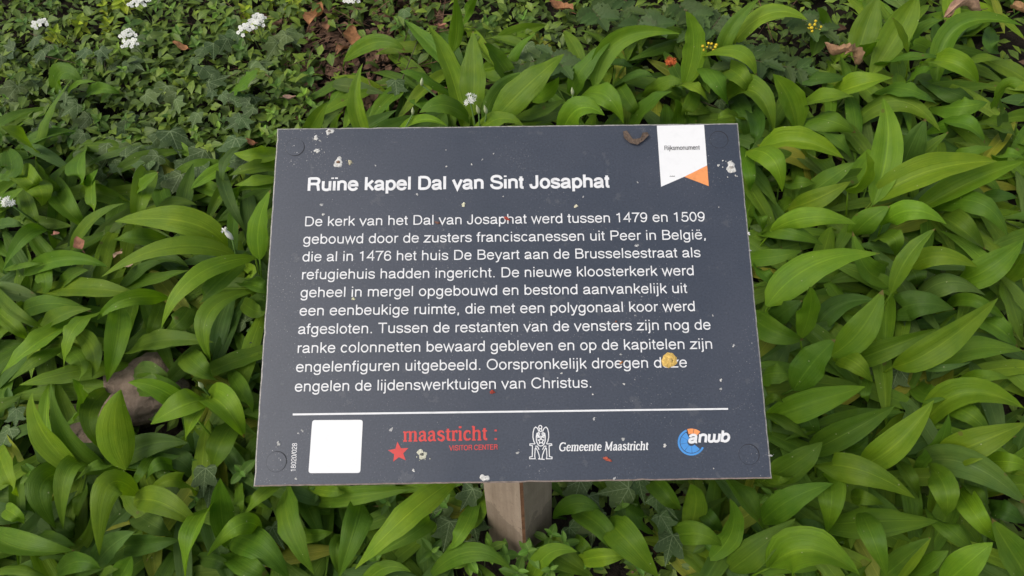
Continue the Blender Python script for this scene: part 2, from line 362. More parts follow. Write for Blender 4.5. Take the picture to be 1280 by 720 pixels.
GS = {'m': '1M130 0L130 495;.6M20 465L130 495;.6M130 380C190 470 250 490 300 485;1M315 482C390 470 405 420 405 350L405 0;.6M405 380C465 470 520 490 570 485;1M590 482C665 470 680 420 680 350L680 0;.6M30 18L230 18;.6M305 18L505 18;.6M580 18L785 18',
 'h': '1M120 0L120 710;.6M20 690L120 710;.6M120 370C180 460 240 490 300 485;1M310 482C400 470 420 420 420 350L420 0;.6M22 18L220 18;.6M320 18L520 18', 'n': '1M120 0L120 495;.6M20 465L120 495;.6M120 370C180 460 240 490 300 485;1M310 482C400 470 420 420 420 350L420 0;.6M22 18L220 18;.6M320 18L520 18',
 'i': '1M120 0L120 490;.6M20 465L120 495;.6M25 18L220 18;1.1M112 625L112 725', 'r': '1M120 0L120 495;.6M20 465L120 495;.7M120 360C170 450 230 500 300 490;1.2M262 452L335 452;.6M25 18L250 18', 't': '1M140 610L140 130C140 60 180 35 280 52;.6M20 472L280 472',
 'c': '1M90 250C90 120 150 35 250 30;.7M250 28C320 22 380 60 410 110;1M90 250C90 390 160 460 250 475;.6M250 482C320 485 370 460 390 430;1.2M345 400L410 400', 'a': '1M350 60L350 330C350 430 300 480 220 480;.6M220 482C150 480 100 450 88 400;1.2M58 395L125 395;.6M350 300C250 290 150 270 110 200;1M105 200C60 90 120 20 190 25;.6M190 24C260 25 310 60 350 110;.7M350 70C360 20 410 10 460 40',
 's': '.7M375 390C350 465 300 492 240 490;1M240 488C140 480 90 430 100 370C120 280 370 270 385 140C385 60 320 22 240 22;.7M240 20C160 20 105 60 85 150', 'e': '.6M90 270L425 270;.7M425 270C420 400 360 480 260 485;1M260 482C150 470 85 380 85 250C85 110 160 28 270 28;.7M270 26C340 25 400 60 430 120',
 'M': '.7M150 0L150 700;1M150 690L420 80;.7M420 80L690 690;1M690 0L690 700;.6M50 18L250 18;.6M590 18L800 18;.6M50 702L170 702;.6M670 702L800 702', 'G': '1M360 685C180 680 75 540 75 355C75 170 190 35 380 28;.7M380 26C470 22 540 50 600 90;1M600 60L600 290;.6M470 300L700 300;.7M350 692C450 700 530 660 580 600;.7M580 560L592 700'}
SADV = dict(m=810, a=480, s=455, t=305, r=355, i=245, c=455, h=540, n=540, e=490, M=860, G=730)
def parse(sx):
    out = []
    import re
    for part in sx.split(';'):
        pts = []
        for cmd, args in re.findall(r'([MLCEA])([-\d. ]+)', part):
            a = [float(v) for v in args.split()]
            if cmd in 'ML': pts.append((a[0], a[1]))
            elif cmd == 'C':
                p0 = pts[-1]
                for i in range(1, 9):
                    t = i / 8; u = 1 - t
                    pts.append(tuple(u**3 * p0[k] + 3*u*u*t * a[k] + 3*u*t*t * a[2 + k] + t**3 * a[4 + k] for k in (0, 1)))
            elif cmd == 'E':
                pts += [(a[0] + a[2] * math.cos(2 * math.pi * i / 28), a[1] + a[3] * math.sin(2 * math.pi * i / 28)) for i in range(29)]
            elif cmd == 'A':
                pts += [(a[0] + a[2] * math.cos(R_(a[4] + (a[5] - a[4]) * i / 22)), a[1] + a[3] * math.sin(R_(a[4] + (a[5] - a[4]) * i / 22))) for i in range(23)]
        out.append(pts)
    return out
def strip(pts, wfun):
    """flat pen stroke with mitred corners; returns left/right outline"""
    P = [Vector(p) for p in pts]; n = len(P); closed = (P[0] - P[-1]).length < 1e-6 and n > 3
    Lo, Ro = [], []
    for i in range(n):
        a = P[i - 1] if i > 0 else (P[-2] if closed else None); b = P[i + 1] if i < n - 1 else (P[1] if closed else None)
        d1 = (P[i] - a).normalized() if a is not None else None; d2 = (b - P[i]).normalized() if b is not None else None
        d1 = d1 or d2; d2 = d2 or d1
        n1 = Vector((-d1.y, d1.x)); n2 = Vector((-d2.y, d2.x)); mm = (n1 + n2)
        mm = n1 if mm.length < 1e-3 else mm.normalized()
        k = min(1.0 / max(0.25, mm.dot(n1)), 2.6); hw = wfun(d1 if a is not None else d2) / 2
        Lo.append(P[i] + mm * hw * k); Ro.append(P[i] - mm * hw * k)
    return Lo, Ro
def text_mesh(name, s, p0, p1, cap, weight, mat, z=0.0003, slant=0.0, serif=False, contrast=0.0, track=0.0):
    """p0, p1: pixels of the baseline's two ends; cap: capital height in pixels"""
    A, B = pan(*p0), pan(*p1); dx = (B - A); ln = dx.length; ex = dx / ln; ey = Vector((-ex.y, ex.x))
    up = Vector((p0[1] - p1[1], p1[0] - p0[0])); up = Vector((up.x, -up.y)); 
    hv = (pan(p0[0] + (p1[1]-p0[1]) / max(1e-6, math.hypot(p1[0]-p0[0], p1[1]-p0[1])) * cap, p0[1] - (p1[0]-p0[0]) / max(1e-6, math.hypot(p1[0]-p0[0], p1[1]-p0[1])) * cap) - A)
    sy = abs(hv.dot(ey)) / 720.0
    adv = [(SADV.get(c, ADV[c]) if serif else ADV[c]) + track for c in s]; first, last = 60, 45
    tot = sum(adv) - first - last - track; sx = ln / tot
    mb = MB(); x = -first; k = 0; rng = random.Random(len(s))
    for c, a in zip(s, adv):
        if c in GL:
            if serif and c in GS: strokes = [(parse('M' + p.split('M', 1)[1])[0], float(p.split('M', 1)[0])) for p in GS[c].split(';')]
            else: strokes = [(q, 1.0) for q in parse(GL[c])]
            for q, ws in strokes:
                pts = [((x + px_ + slant * py_) * sx, py_ * sy) for px_, py_ in q]
                wt = weight * sy * ws
                if contrast: wf = lambda d, wt=wt: wt * (1 - contrast * abs(d.x) ** 1.2)
                else: wf = lambda d, wt=wt: wt
                Lo, Ro = strip(pts, wf); n = len(Lo); zz = z + (k % 23) * 1.2e-5; k += 1
                vs = [A + ex * p.x + ey * p.y for p in Lo] + [A + ex * p.x + ey * p.y for p in Ro]
                mb.add([(v.x, v.y, zz) for v in vs], [(i, n + i, n + i + 1, i + 1) for i in range(n - 1)])
        x += a
    return mb.mesh(name, [mat], smooth=False)
def poly_mesh(name, polys, z=0.0003, px=True):
    """polys: list of (material, pixel points)"""
    mb = MB(); mats = []
    for i, (m, pts) in enumerate(polys):
        if m not in mats: mats.append(m)
        mb.cur = mats.index(m); q = [pan(*p) if px else Vector(p) for p in pts]
        ar = sum(q[j].x * q[(j + 1) % len(q)].y - q[(j + 1) % len(q)].x * q[j].y for j in range(len(q)))
        if ar < 0: q = q[::-1]
        mb.add([(v.x, v.y, z + i * 2e-5) for v in q], [tuple(range(len(q)))])
    return mb.mesh(name, mats, smooth=False)

on_board('heading_lettering', text_mesh('heading', 'Ruïne kapel Dal van Sint Josaphat', (384.5, 238.6), (761.5, 234.2), 16.2, 144, M_white))
LINES = [('De kerk van het Dal van Josaphat werd tussen 1479 en 1509', 380.8, 282.9, 881.2, 276.7), ('gebouwd door de zusters franciscanessen uit Peer in België,', 379.4, 305.0, 883, 299.2),
         ('die al in 1476 het huis De Beyart aan de Brusselsestraat als', 378.4, 327.0, 875.5, 321.6), ('refugiehuis hadden ingericht. De nieuwe kloosterkerk werd', 377.3, 349.3, 867.5, 344.2),
         ('geheel in mergel opgebouwd en bestond aanvankelijk uit', 376, 371.8, 858.7, 366.3), ('een eenbeukige ruimte, die met een polygonaal koor werd', 374.8, 394.6, 869, 388.9),
         ('afgesloten. Tussen de restanten van de vensters zijn nog de', 373, 417.6, 888.3, 412.0), ('ranke colonnetten bewaard gebleven en op de kapitelen zijn', 371.8, 441.3, 890.8, 436.0),
         ('engelenfiguren uitgebeeld. Oorspronkelijk droegen deze', 370.3, 465.0, 858.7, 459.2), ('engelen de lijdenswerktuigen van Christus.', 368.8, 489.5, 740, 484.5)]
for i, (s, x0, y0, x1, y1) in enumerate(LINES):
    on_board('text_line', text_mesh('text_line', s, (x0, y0), (x1, y1), 12.1 + i * 0.14, 87, M_white))
on_board('divider_line', poly_mesh('divider_line', [(M_white, [(366, 519.3), (910, 512.2), (910, 510.0), (366, 516.9)])]))
on_board('serial_number', text_mesh('serial_number', '18020/028', (369.6, 589.3), (371.6, 554.0), 6.4, 82, M_white))
# blank white label (rounded square)
cor = [(390.4, 525.2), (453.6, 524.8), (450.4, 591.2), (385.6, 591.4)]
def rounded(c, r=0.055):
    out = []
    for i in range(4):
        a, b, d = Vector(c[i - 1]), Vector(c[i]), Vector(c[(i + 1) % 4]); u, v = b + (a - b) * r, b + (d - b) * r
        for k in range(6):
            t = k / 5; out.append(tuple((1-t)**2 * u + 2*t*(1-t) * b + t*t * v))
    return out
on_board('blank_label', poly_mesh('blank_label', [(M_label, rounded(cor))]))
# ribbon emblem with its orange tip
rib = on_board('ribbon_emblem', poly_mesh('ribbon_emblem', [(M_label, [(821, 157.2), (880, 156), (883.8, 206.9), (855.3, 221), (826.3, 233.5)])]))
on_board('ribbon_tip', poly_mesh('ribbon_tip', [(M_orange, [(855.3, 221.1), (883.9, 207.0), (885.9, 232.8)])], z=0.0004), rib)
on_board('ribbon_lettering', text_mesh('ribbon_lettering', 'Rijksmonument', (830.6, 188.0), (874.5, 187.2), 5.6, 80, M_black, z=0.0006), rib)
on_board('small_print', poly_mesh('small_print', [(M_groove, [(837 + i * 1.1, 220.2 - (i % 2) * .5), (837.8 + i * 1.1, 220.2), (837.8 + i * 1.1, 220.9), (837 + i * 1.1, 220.9)]) for i in range(6)], z=0.0006), rib)
# red star and the visitor centre lettering
st = []
for i in range(10):
    a = R_(90 + 36 * i + 6); r = 13.4 if i % 2 == 0 else 5.9; st.append((498.2 + r * math.cos(a), 565.5 - r * math.sin(a)))
logo = on_board('visitor_logo', poly_mesh('star', [(M_red, st)]))
on_board('logo_lettering', text_mesh('logo_lettering', 'maastricht :', (504.8, 551.8), (622, 549.8), 17.6, 122, M_red, serif=True, track=10), logo)
on_board('logo_caption', text_mesh('logo_caption', 'VISITOR CENTER', (562, 563.1), (622, 561.8), 6.3, 100, M_red), logo)
# city arms: winged figure behind a starred shield on a bench
def zz(pts): return [(640 + a / 7.11, 520 + b / 7.11) for a, b in pts]
def strokes_px(strokes, wpx, mat, name, z=0.0003):
    mb = MB(); k = 0
    for s in strokes:
        Lo, Ro = strip(s, lambda d: wpx); n = len(Lo); q = [pan(*p) for p in Lo] + [pan(*p) for p in Ro]; zq = z + k * 1.2e-5; k += 1
        mb.add([(v.x, v.y, zq) for v in q], [(i, i + 1, n + i + 1, n + i) for i in range(n - 1)])
    return mb.mesh(name, [mat], smooth=False)
def ell(cx, cy, rx, ry, a0=0, a1=360, n=20): return [(cx + rx * math.cos(R_(a0 + (a1 - a0) * i / n)), cy - ry * math.sin(R_(a0 + (a1 - a0) * i / n))) for i in range(n + 1)]
half = [[(240, 140), (228, 110), (210, 98), (196, 112), (187, 150), (186, 190), (194, 225), (206, 246)], [(222, 150), (216, 180), (216, 215), (228, 250), (243, 264)],
        [(206, 248), (160, 248), (158, 260), (182, 264), (180, 360), (156, 366), (157, 380), (206, 380), (202, 356), (206, 290), (212, 282), (228, 310), (240, 345), (246, 382)], [(206, 268), (226, 268), (240, 300)],
        [(240, 150), (224, 160), (222, 172), (242, 176)]]
arms = []
for h in half: arms += [zz(h), zz([(506 - a if False else 2 * 256 - a, b) for a, b in h])]
arms += [zz(ell(251, 99, 14, 15)), zz([(246, 114), (244, 132), (256, 140), (266, 132), (262, 114)]), zz([(218, 180), (298, 180)]), zz(ell(256, 205, 40, 62, 180, 360)),
         zz([(224, 196), (236, 186), (252, 196), (268, 186), (290, 196)]), zz([(232, 381), (290, 386)]), zz(ell(236, 158, 10, 10)), zz(ell(276, 158, 10, 10))]
s5 = [(258 + (27 if i % 2 == 0 else 13) * math.cos(R_(90 + 36 * i)), 222 - (27 if i % 2 == 0 else 13) * math.sin(R_(90 + 36 * i))) for i in range(11)]
arms.append(zz(s5))
on_board('city_arms', strokes_px(arms, 1.15, M_white, 'city_arms'))
on_board('municipality_lettering', text_mesh('municipality_lettering', 'Gemeente Maastricht', (699, 564.0), (809.6, 562.4), 10.8, 112, M_white, slant=0.18, serif=True, track=0))
# wheel emblem
def seg(r0, r1, a0, a1, n=10, c=(864.2, 552.6)):
    k = 0.98
    o = [(c[0] + r1 * math.cos(R_(a0 + (a1 - a0) * i / n)), c[1] - k * r1 * math.sin(R_(a0 + (a1 - a0) * i / n))) for i in range(n + 1)]
    return o + [(c[0] + r0 * math.cos(R_(a1 + (a0 - a1) * i / n)), c[1] - k * r0 * math.sin(R_(a1 + (a0 - a1) * i / n))) for i in range(n + 1)]
wheel = on_board('wheel_emblem', poly_mesh('wheel_emblem', [(M_blue, seg(14.6, 17.2, 112, 335, 30))] + [(M_blue, seg(5.0, 13.8, a, b)) for a, b in ((118, 150), (152, 190), (192, 232), (234, 272), (274, 320))]))
on_board('wheel_segment', poly_mesh('wheel_segment', [(M_orange, seg(10.5, 17.2, 50, 78)), (M_orange, seg(10.5, 17.2, 80, 108))]), wheel)
on_board('wheel_lettering', text_mesh('wheel_lettering', 'anωb', (861.0, 553.6), (911.0, 552.1), 14.2, 165, M_white, z=0.0007, slant=0.18), wheel)
# four flush screw caps in shallow grooves
for cx, cy, r in ((368.6, 183.8, 12.2), (898.4, 174.8, 12.0), (345.3, 577.3, 13.2), (936, 568.3, 13.2)):
    c = pan(cx, cy); rr = abs(pan(cx + r, cy).x - c.x); mb = MB(); n = 40
    a0 = random.Random(cx).uniform(0, 6)
    ring = lambda r_, z_: [(c.x + r_ * math.cos(2 * math.pi * i / n), c.y + r_ * math.sin(2 * math.pi * i / n), z_) for i in range(n)]
    mb.cur = 0; mb.add([(c.x, c.y, 0.00035)] + ring(rr * .93, 0.00030) , [(0, i + 1, (i + 1) % n + 1) for i in range(n)])
    mb.cur = 1; g0, g1 = ring(rr * .93, 0.00028), [(c.x + rr * (.955 + .07 * max(0, math.sin(2 * math.pi * i / n + a0))) * math.cos(2 * math.pi * i / n), c.y + rr * (.955 + .07 * max(0, math.sin(2 * math.pi * i / n + a0))) * math.sin(2 * math.pi * i / n), 0.00022) for i in range(n)]
    mb.add(g0 + g1, [(i, n + i, n + (i + 1) % n, (i + 1) % n) for i in range(n)])
    on_board('screw_cap', mb.mesh('screw_cap', [M_face, M_groove], smooth=False))
# post
def mat_post():
    m, nt = newmat('post_paint'); tc = nt.nodes.new('ShaderNodeTexCoord'); o = tc.outputs['Object']
    mp = nt.nodes.new('ShaderNodeMapping'); mp.inputs['Scale'].default_value = (60, 60, 3.0); L(nt, o, mp.inputs[0])
    st = noise_(nt, 1.0, 5, mp.outputs[0], 0.65); bl = noise_(nt, 30.0, 5, o, 0.65); fl = noise_(nt, 260.0, 2, o)
    c = ramp(nt, bl, [(0.25, (0.25, 0.19, 0.14)), (0.75, (0.33, 0.26, 0.195))])
    c = mixc(nt, 1.0, c, ramp(nt, st, [(0.3, (0.78, 0.76, 0.74)), (0.7, (1.12, 1.12, 1.12))]), 'MULTIPLY')
    c = mixc(nt, math_(nt, 'MULTIPLY', math_(nt, 'GREATER_THAN', fl, 0.66), 0.35), c, (0.12, 0.08, 0.05, 1))
    sep = nt.nodes.new('ShaderNodeSeparateXYZ'); L(nt, o, sep.inputs[0])     # mud splashed up from the soil
    mud = math_(nt, 'LESS_THAN', math_(nt, 'MULTIPLY_ADD', bl, -0.22, sep.outputs[2]), -0.01)
    c = mixc(nt, math_(nt, 'MULTIPLY', mud, 0.4), c, (0.075, 0.055, 0.038, 1))
    principled(nt, c, 0.6, 0.3, bump(nt, math_(nt, 'ADD', st, bl), 0.35, 0.003)); return m
M_post = mat_post()
M_rust = mat_simple('rust_stain', (0.17, 0.085, 0.045), 0.8, 0.2, 0.4, 120, 0.5)
def post_mesh():
    ex = Vector((-math.cos(PA), math.sin(PA), 0)); ey = Vector((math.sin(PA), math.cos(PA), 0)); bm = bmesh.new(); rings = []
    ch = 0.0045; hs_ = PS / 2; out = []
    for (a, b) in ((-1, -1), (1, -1), (1, 1), (-1, 1)):
        for k in (0, 1):
            q = Vector((a * hs_, b * hs_));
            if (a, b) in ((-1, -1), (1, 1)): dlt = Vector((0, -b * ch)) if k == 0 else Vector((-a * ch, 0))
            else: dlt = Vector((-a * ch, 0)) if k == 0 else Vector((0, -b * ch))
            out.append(q + dlt)
    N_ = PN; M0 = POSTC
    def top(x, y):   # underside of the board
        p = Vector((x, y)); pl = PC - PN * 0.0076
        return (pl.dot(PN) - PN.x * p.x - PN.y * p.y) / PN.z
    zs = [-.25, 0.0, 0.1, 0.25, 0.45, None]
    for z in zs:
        r = []
        for q in out:
            w_ = M0 + ex * q.x + ey * q.y; zz_ = top(w_.x, w_.y) if z is None else POSTC.z + z
            r.append(bm.verts.new((w_.x - POSTC.x, w_.y - POSTC.y, zz_ - POSTC.z)))
        rings.append(r)
    for i in range(len(rings) - 1):
        for k in range(8):
            f = bm.faces.new((rings[i][k], rings[i][(k + 1) % 8], rings[i + 1][(k + 1) % 8], rings[i + 1][k]))
            if k % 2 == 0: f.material_index = 1
    bm.faces.new(rings[-1]); bmesh.ops.recalc_face_normals(bm, faces=bm.faces)
    me = bpy.data.meshes.new('post'); bm.to_mesh(me); bm.free(); me.materials.append(M_post); me.materials.append(M_rust); return me
link('post', post_mesh(), sign)

# ------------------------------------------------------------------ things lying on the board
M_drop = mat_objcol('bird_dropping', 0.7, 0.3, 0.35, 300, 0.8, 0.05, False)
def splat(name, px, py, r, label, cat, col, group=None, h=0.0012, squash=1.0, rot=0.0, seed=0, lobes=5, core=None, bits=0, irr=1.0):
    rng = random.Random(seed + int(px * 7 + py)); c = pan(px, py); rr = r * 0.00098; o = empty_origin(c)
    mb = MB(); n = 18; ph = [rng.uniform(0, 6.28) for _ in range(4)]
    def rad(a): return rr * (1 + irr * (.22 * math.sin(2 * a + ph[0]) + .16 * math.sin(3 * a + ph[1]) + .12 * math.sin(lobes * a + ph[2]) + rng.uniform(-.1, .1)))
    R0 = [rad(2 * math.pi * i / n) for i in range(n)]; vs = [(0, 0, h)]; fs = []
    for f_, z_ in ((0.45, h * rng.uniform(.8, 1.2)), (0.8, h * .8), (1.0, 0.0002)):
        for i in range(n):
            a = 2 * math.pi * i / n; x, y = math.cos(a) * R0[i] * f_, math.sin(a) * R0[i] * f_ * squash
            x, y = x * math.cos(rot) - y * math.sin(rot), x * math.sin(rot) + y * math.cos(rot)
            vs.append((x, y, max(0.0002, z_ + (rng.uniform(-.3, .3) * h if f_ < 1 else 0))))
    fs += [(0, 1 + i, 1 + (i + 1) % n) for i in range(n)]
    for q in range(2): fs += [(1 + q * n + i, 1 + (q + 1) * n + i, 1 + (q + 1) * n + (i + 1) % n, 1 + q * n + (i + 1) % n) for i in range(n)]
    mb.add([Vector(v) for v in vs], fs)
    for _ in range(bits):
        a = rng.uniform(0, 6.28); d = rr * rng.uniform(1.1, 2.2); mb.blob(Vector((d * math.cos(a), d * math.sin(a), .0003)), rr * rng.uniform(.08, .2), 5, 3, (1, 1, .5), .2, rng)
    ob = link(name, mb.mesh(name, [M_drop]), None, None, (*col, 1)); ob.matrix_world = o
    tag(ob, label, cat, group)
    if core:
        m2 = MB(); m2.blob(Vector((0, 0, h * 1.05)), rr * .42, 8, 4, (1, .8, .35), .25, rng); k = link('dark_core', m2.mesh('core', [M_drop]), ob, None, (*core, 1))
    return ob
def empty_origin(c): return PM @ Matrix.Translation((c.x, c.y, 0))
W_, Wg = (0.56, 0.55, 0.51), (0.40, 0.40, 0.38)
DR = 'droppings and spots on the board'
splat('bird_dropping', 412, 164.5, 4.6, 'white ring-shaped dropping on the top edge of the board above the heading', 'dropping', W_, DR, bits=2, core=(.2, .18, .16))
splat('bird_dropping', 395, 172.5, 3.2, 'small bright white dropping between the screw cap and the board top edge', 'dropping', W_, DR, bits=7)
splat('bird_dropping', 396.5, 188.5, 4.6, 'flattened white smear of dropping just under the small bright one by the screw cap', 'dropping', W_, DR, squash=.55, rot=.5, bits=6)
splat('bird_dropping', 423, 203.2, 6.3, 'drop-shaped white dropping with brown middle above the word Ruïne', 'dropping', W_, DR, core=(.22, .13, .08), squash=.95)
splat('bird_dropping', 437.5, 203, 3.0, 'faint crumbly yellowish dropping beside the brown-centred one', 'dropping', (.42, .38, .25), DR, bits=5)
splat('bird_dropping', 914, 209.6, 7.0, 'large round chalky white dropping under the ribbon side screw cap', 'dropping', W_, DR, core=(.4, .37, .33), bits=9)
splat('bird_dropping', 527.5, 568, 5.4, 'speckled cream dropping right beside the red star', 'dropping', (.50, .49, .38), DR, core=(.12, .12, .1), bits=4)
splat('bird_dropping', 605.5, 597.5, 5.2, 'white dropping on the board bottom edge above the post', 'dropping', W_, DR, squash=.8)
splat('lichen_spot', 579.5, 255.8, 2.6, 'small pale yellow spot under the heading word Sint', 'lichen spot', (.62, .60, .42), DR)
splat('lichen_spot', 720, 257.7, 2.3, 'tiny cream spot below the heading word Josaphat', 'lichen spot', (.62, .58, .42), DR)
splat('lichen_spot', 441.8, 373.6, 1.9, 'tiny yellowish spot under the word in of the fifth text line', 'lichen spot', (.60, .58, .36), DR)
splat('lichen_spot', 348.5, 554.5, 2.5, 'small grey spot just above the screw cap by the serial number', 'lichen spot', Wg, DR)
for i, (x, y, r) in enumerate([(898, 206.7, 2.0), (898.5, 259, 1.3), (797, 228, 1.5), (558, 150 + 58, 1.3), (603, 199.5, 1.8), (469.5, 207, 1.4), (589.5, 205.5, 1.4), (629, 245.5, 1.6), (521.5, 243, 2.2), (901, 475, 2.0), (901, 486, 2.2), (891, 394.5, 1.5), (741, 493, 1.2), (557.5, 187.5, 1.3), (729, 246, 1.5), (702, 466.5, 1.5), (776, 443, 1.9), (917, 432, 2.2), (780, 480, 1.6), (779, 549, 3.0), (742.5, 523.5, 2.2), (831, 557, 2.4), (647, 566, 2.6), (489, 537, 3.0), (517, 588, 2.0), (963, 569.5, 2.6), (768, 598, 2.2), (936, 292, 2.4), (937.5, 313, 2.0), (402, 256, 2.6), (404, 268, 2.0), (400, 176, 2.0), (617, 150 + 42, 1.4), (660, 320 + 2, 1.6), (378, 538.5, 2.2), (373, 541.5, 1.5), (370, 598.5, 1.6), (892, 585.5, 1.3), (796, 307, 3.0)]):
    splat('white_speck', x, y, r * .8, 'tiny pale speck of dirt stuck on the dark board', 'speck', [W_, Wg, (.4, .4, .39)][i % 3], 'specks of dirt on the board', h=.0006, bits=i % 3, squash=[1, .6, .8][i % 3], rot=i)
splat('round_seed', 836.5, 450.5, 9.6, 'round golden dry seed disc lying over the word deze', 'seed', (.58, .38, .10), h=.0014, lobes=9, core=(.62, .42, .13), irr=.28)
RB = (0.34, 0.055, 0.035)
for x, y, r, lab, col in ((633.5, 273.5, 4.0, 'dark red bud scale lying across the word Josaphat in the first text line', RB), (547, 278.5, 3.2, 'brownish bud scale between the words Dal and van', (.2, .1, .07)), (615.5, 490, 3.6, 'curled red bud scale under the word lijdenswerktuigen', RB),
                          (759, 574, 4.4, 'red bud scale below the municipality lettering', (.42, .09, .05)), (776.5, 453.5, 2.4, 'small orange bud scale above the word droegen', (.5, .2, .05)), (770, 402, 1.5, 'tiny rust coloured bud scale by the text line naming the vensters', (.3, .1, .05))):
    splat('bud_scale', x, y, r, lab, 'bud scale', col, 'bud scales fallen on the board', h=.0022, squash=.55, rot=-.5 + (x % 3) * .5, lobes=4)
# dry curled leaf scrap near the ribbon
mb = MB(); c = pan(795, 172); rng = random.Random(3)
for pts in ([(-15, -9, 1), (-13, 0, 4), (-7, 6, 3), (0, 8, 5), (7, 5, 3), (12, -2, 5), (16, -4, 3)],):
    P3 = [Vector((x * .00098, -y * .00098, .0006 + z * .0006)) for x, y, z in pts]; vs = []; fs = []
    for i, p in enumerate(P3):
        wdt = [.0028, .0046, .0038, .0042, .0028, .0048, .0018][i]
        t = (P3[min(i + 1, 6)] - P3[max(0, i - 1)]).normalized(); nn = Vector((-t.y, t.x, 0))
        vs += [p + nn * wdt + Vector((0, 0, .003 * rng.random())), p, p - nn * wdt * rng.uniform(.5, 1) + Vector((0, 0, .002 * rng.random()))]
    for i in range(6): fs += [(3*i, 3*i+1, 3*i+4, 3*i+3), (3*i+1, 3*i+2, 3*i+5, 3*i+4)]
    mb.add(vs, fs)
mb.blob(Vector((.012, .0025, .002)), .0028, 7, 4, (1, 1, .5), .4, rng)
ob = link('dry_leaf_scrap', mb.mesh('dry_leaf_scrap', [M_drop]), None, None, (.10, .07, .05, 1)); ob.matrix_world = empty_origin(c)
tag(ob, 'dark curled scrap of dry leaf lying at the board top beside the white ribbon', 'dry leaf')
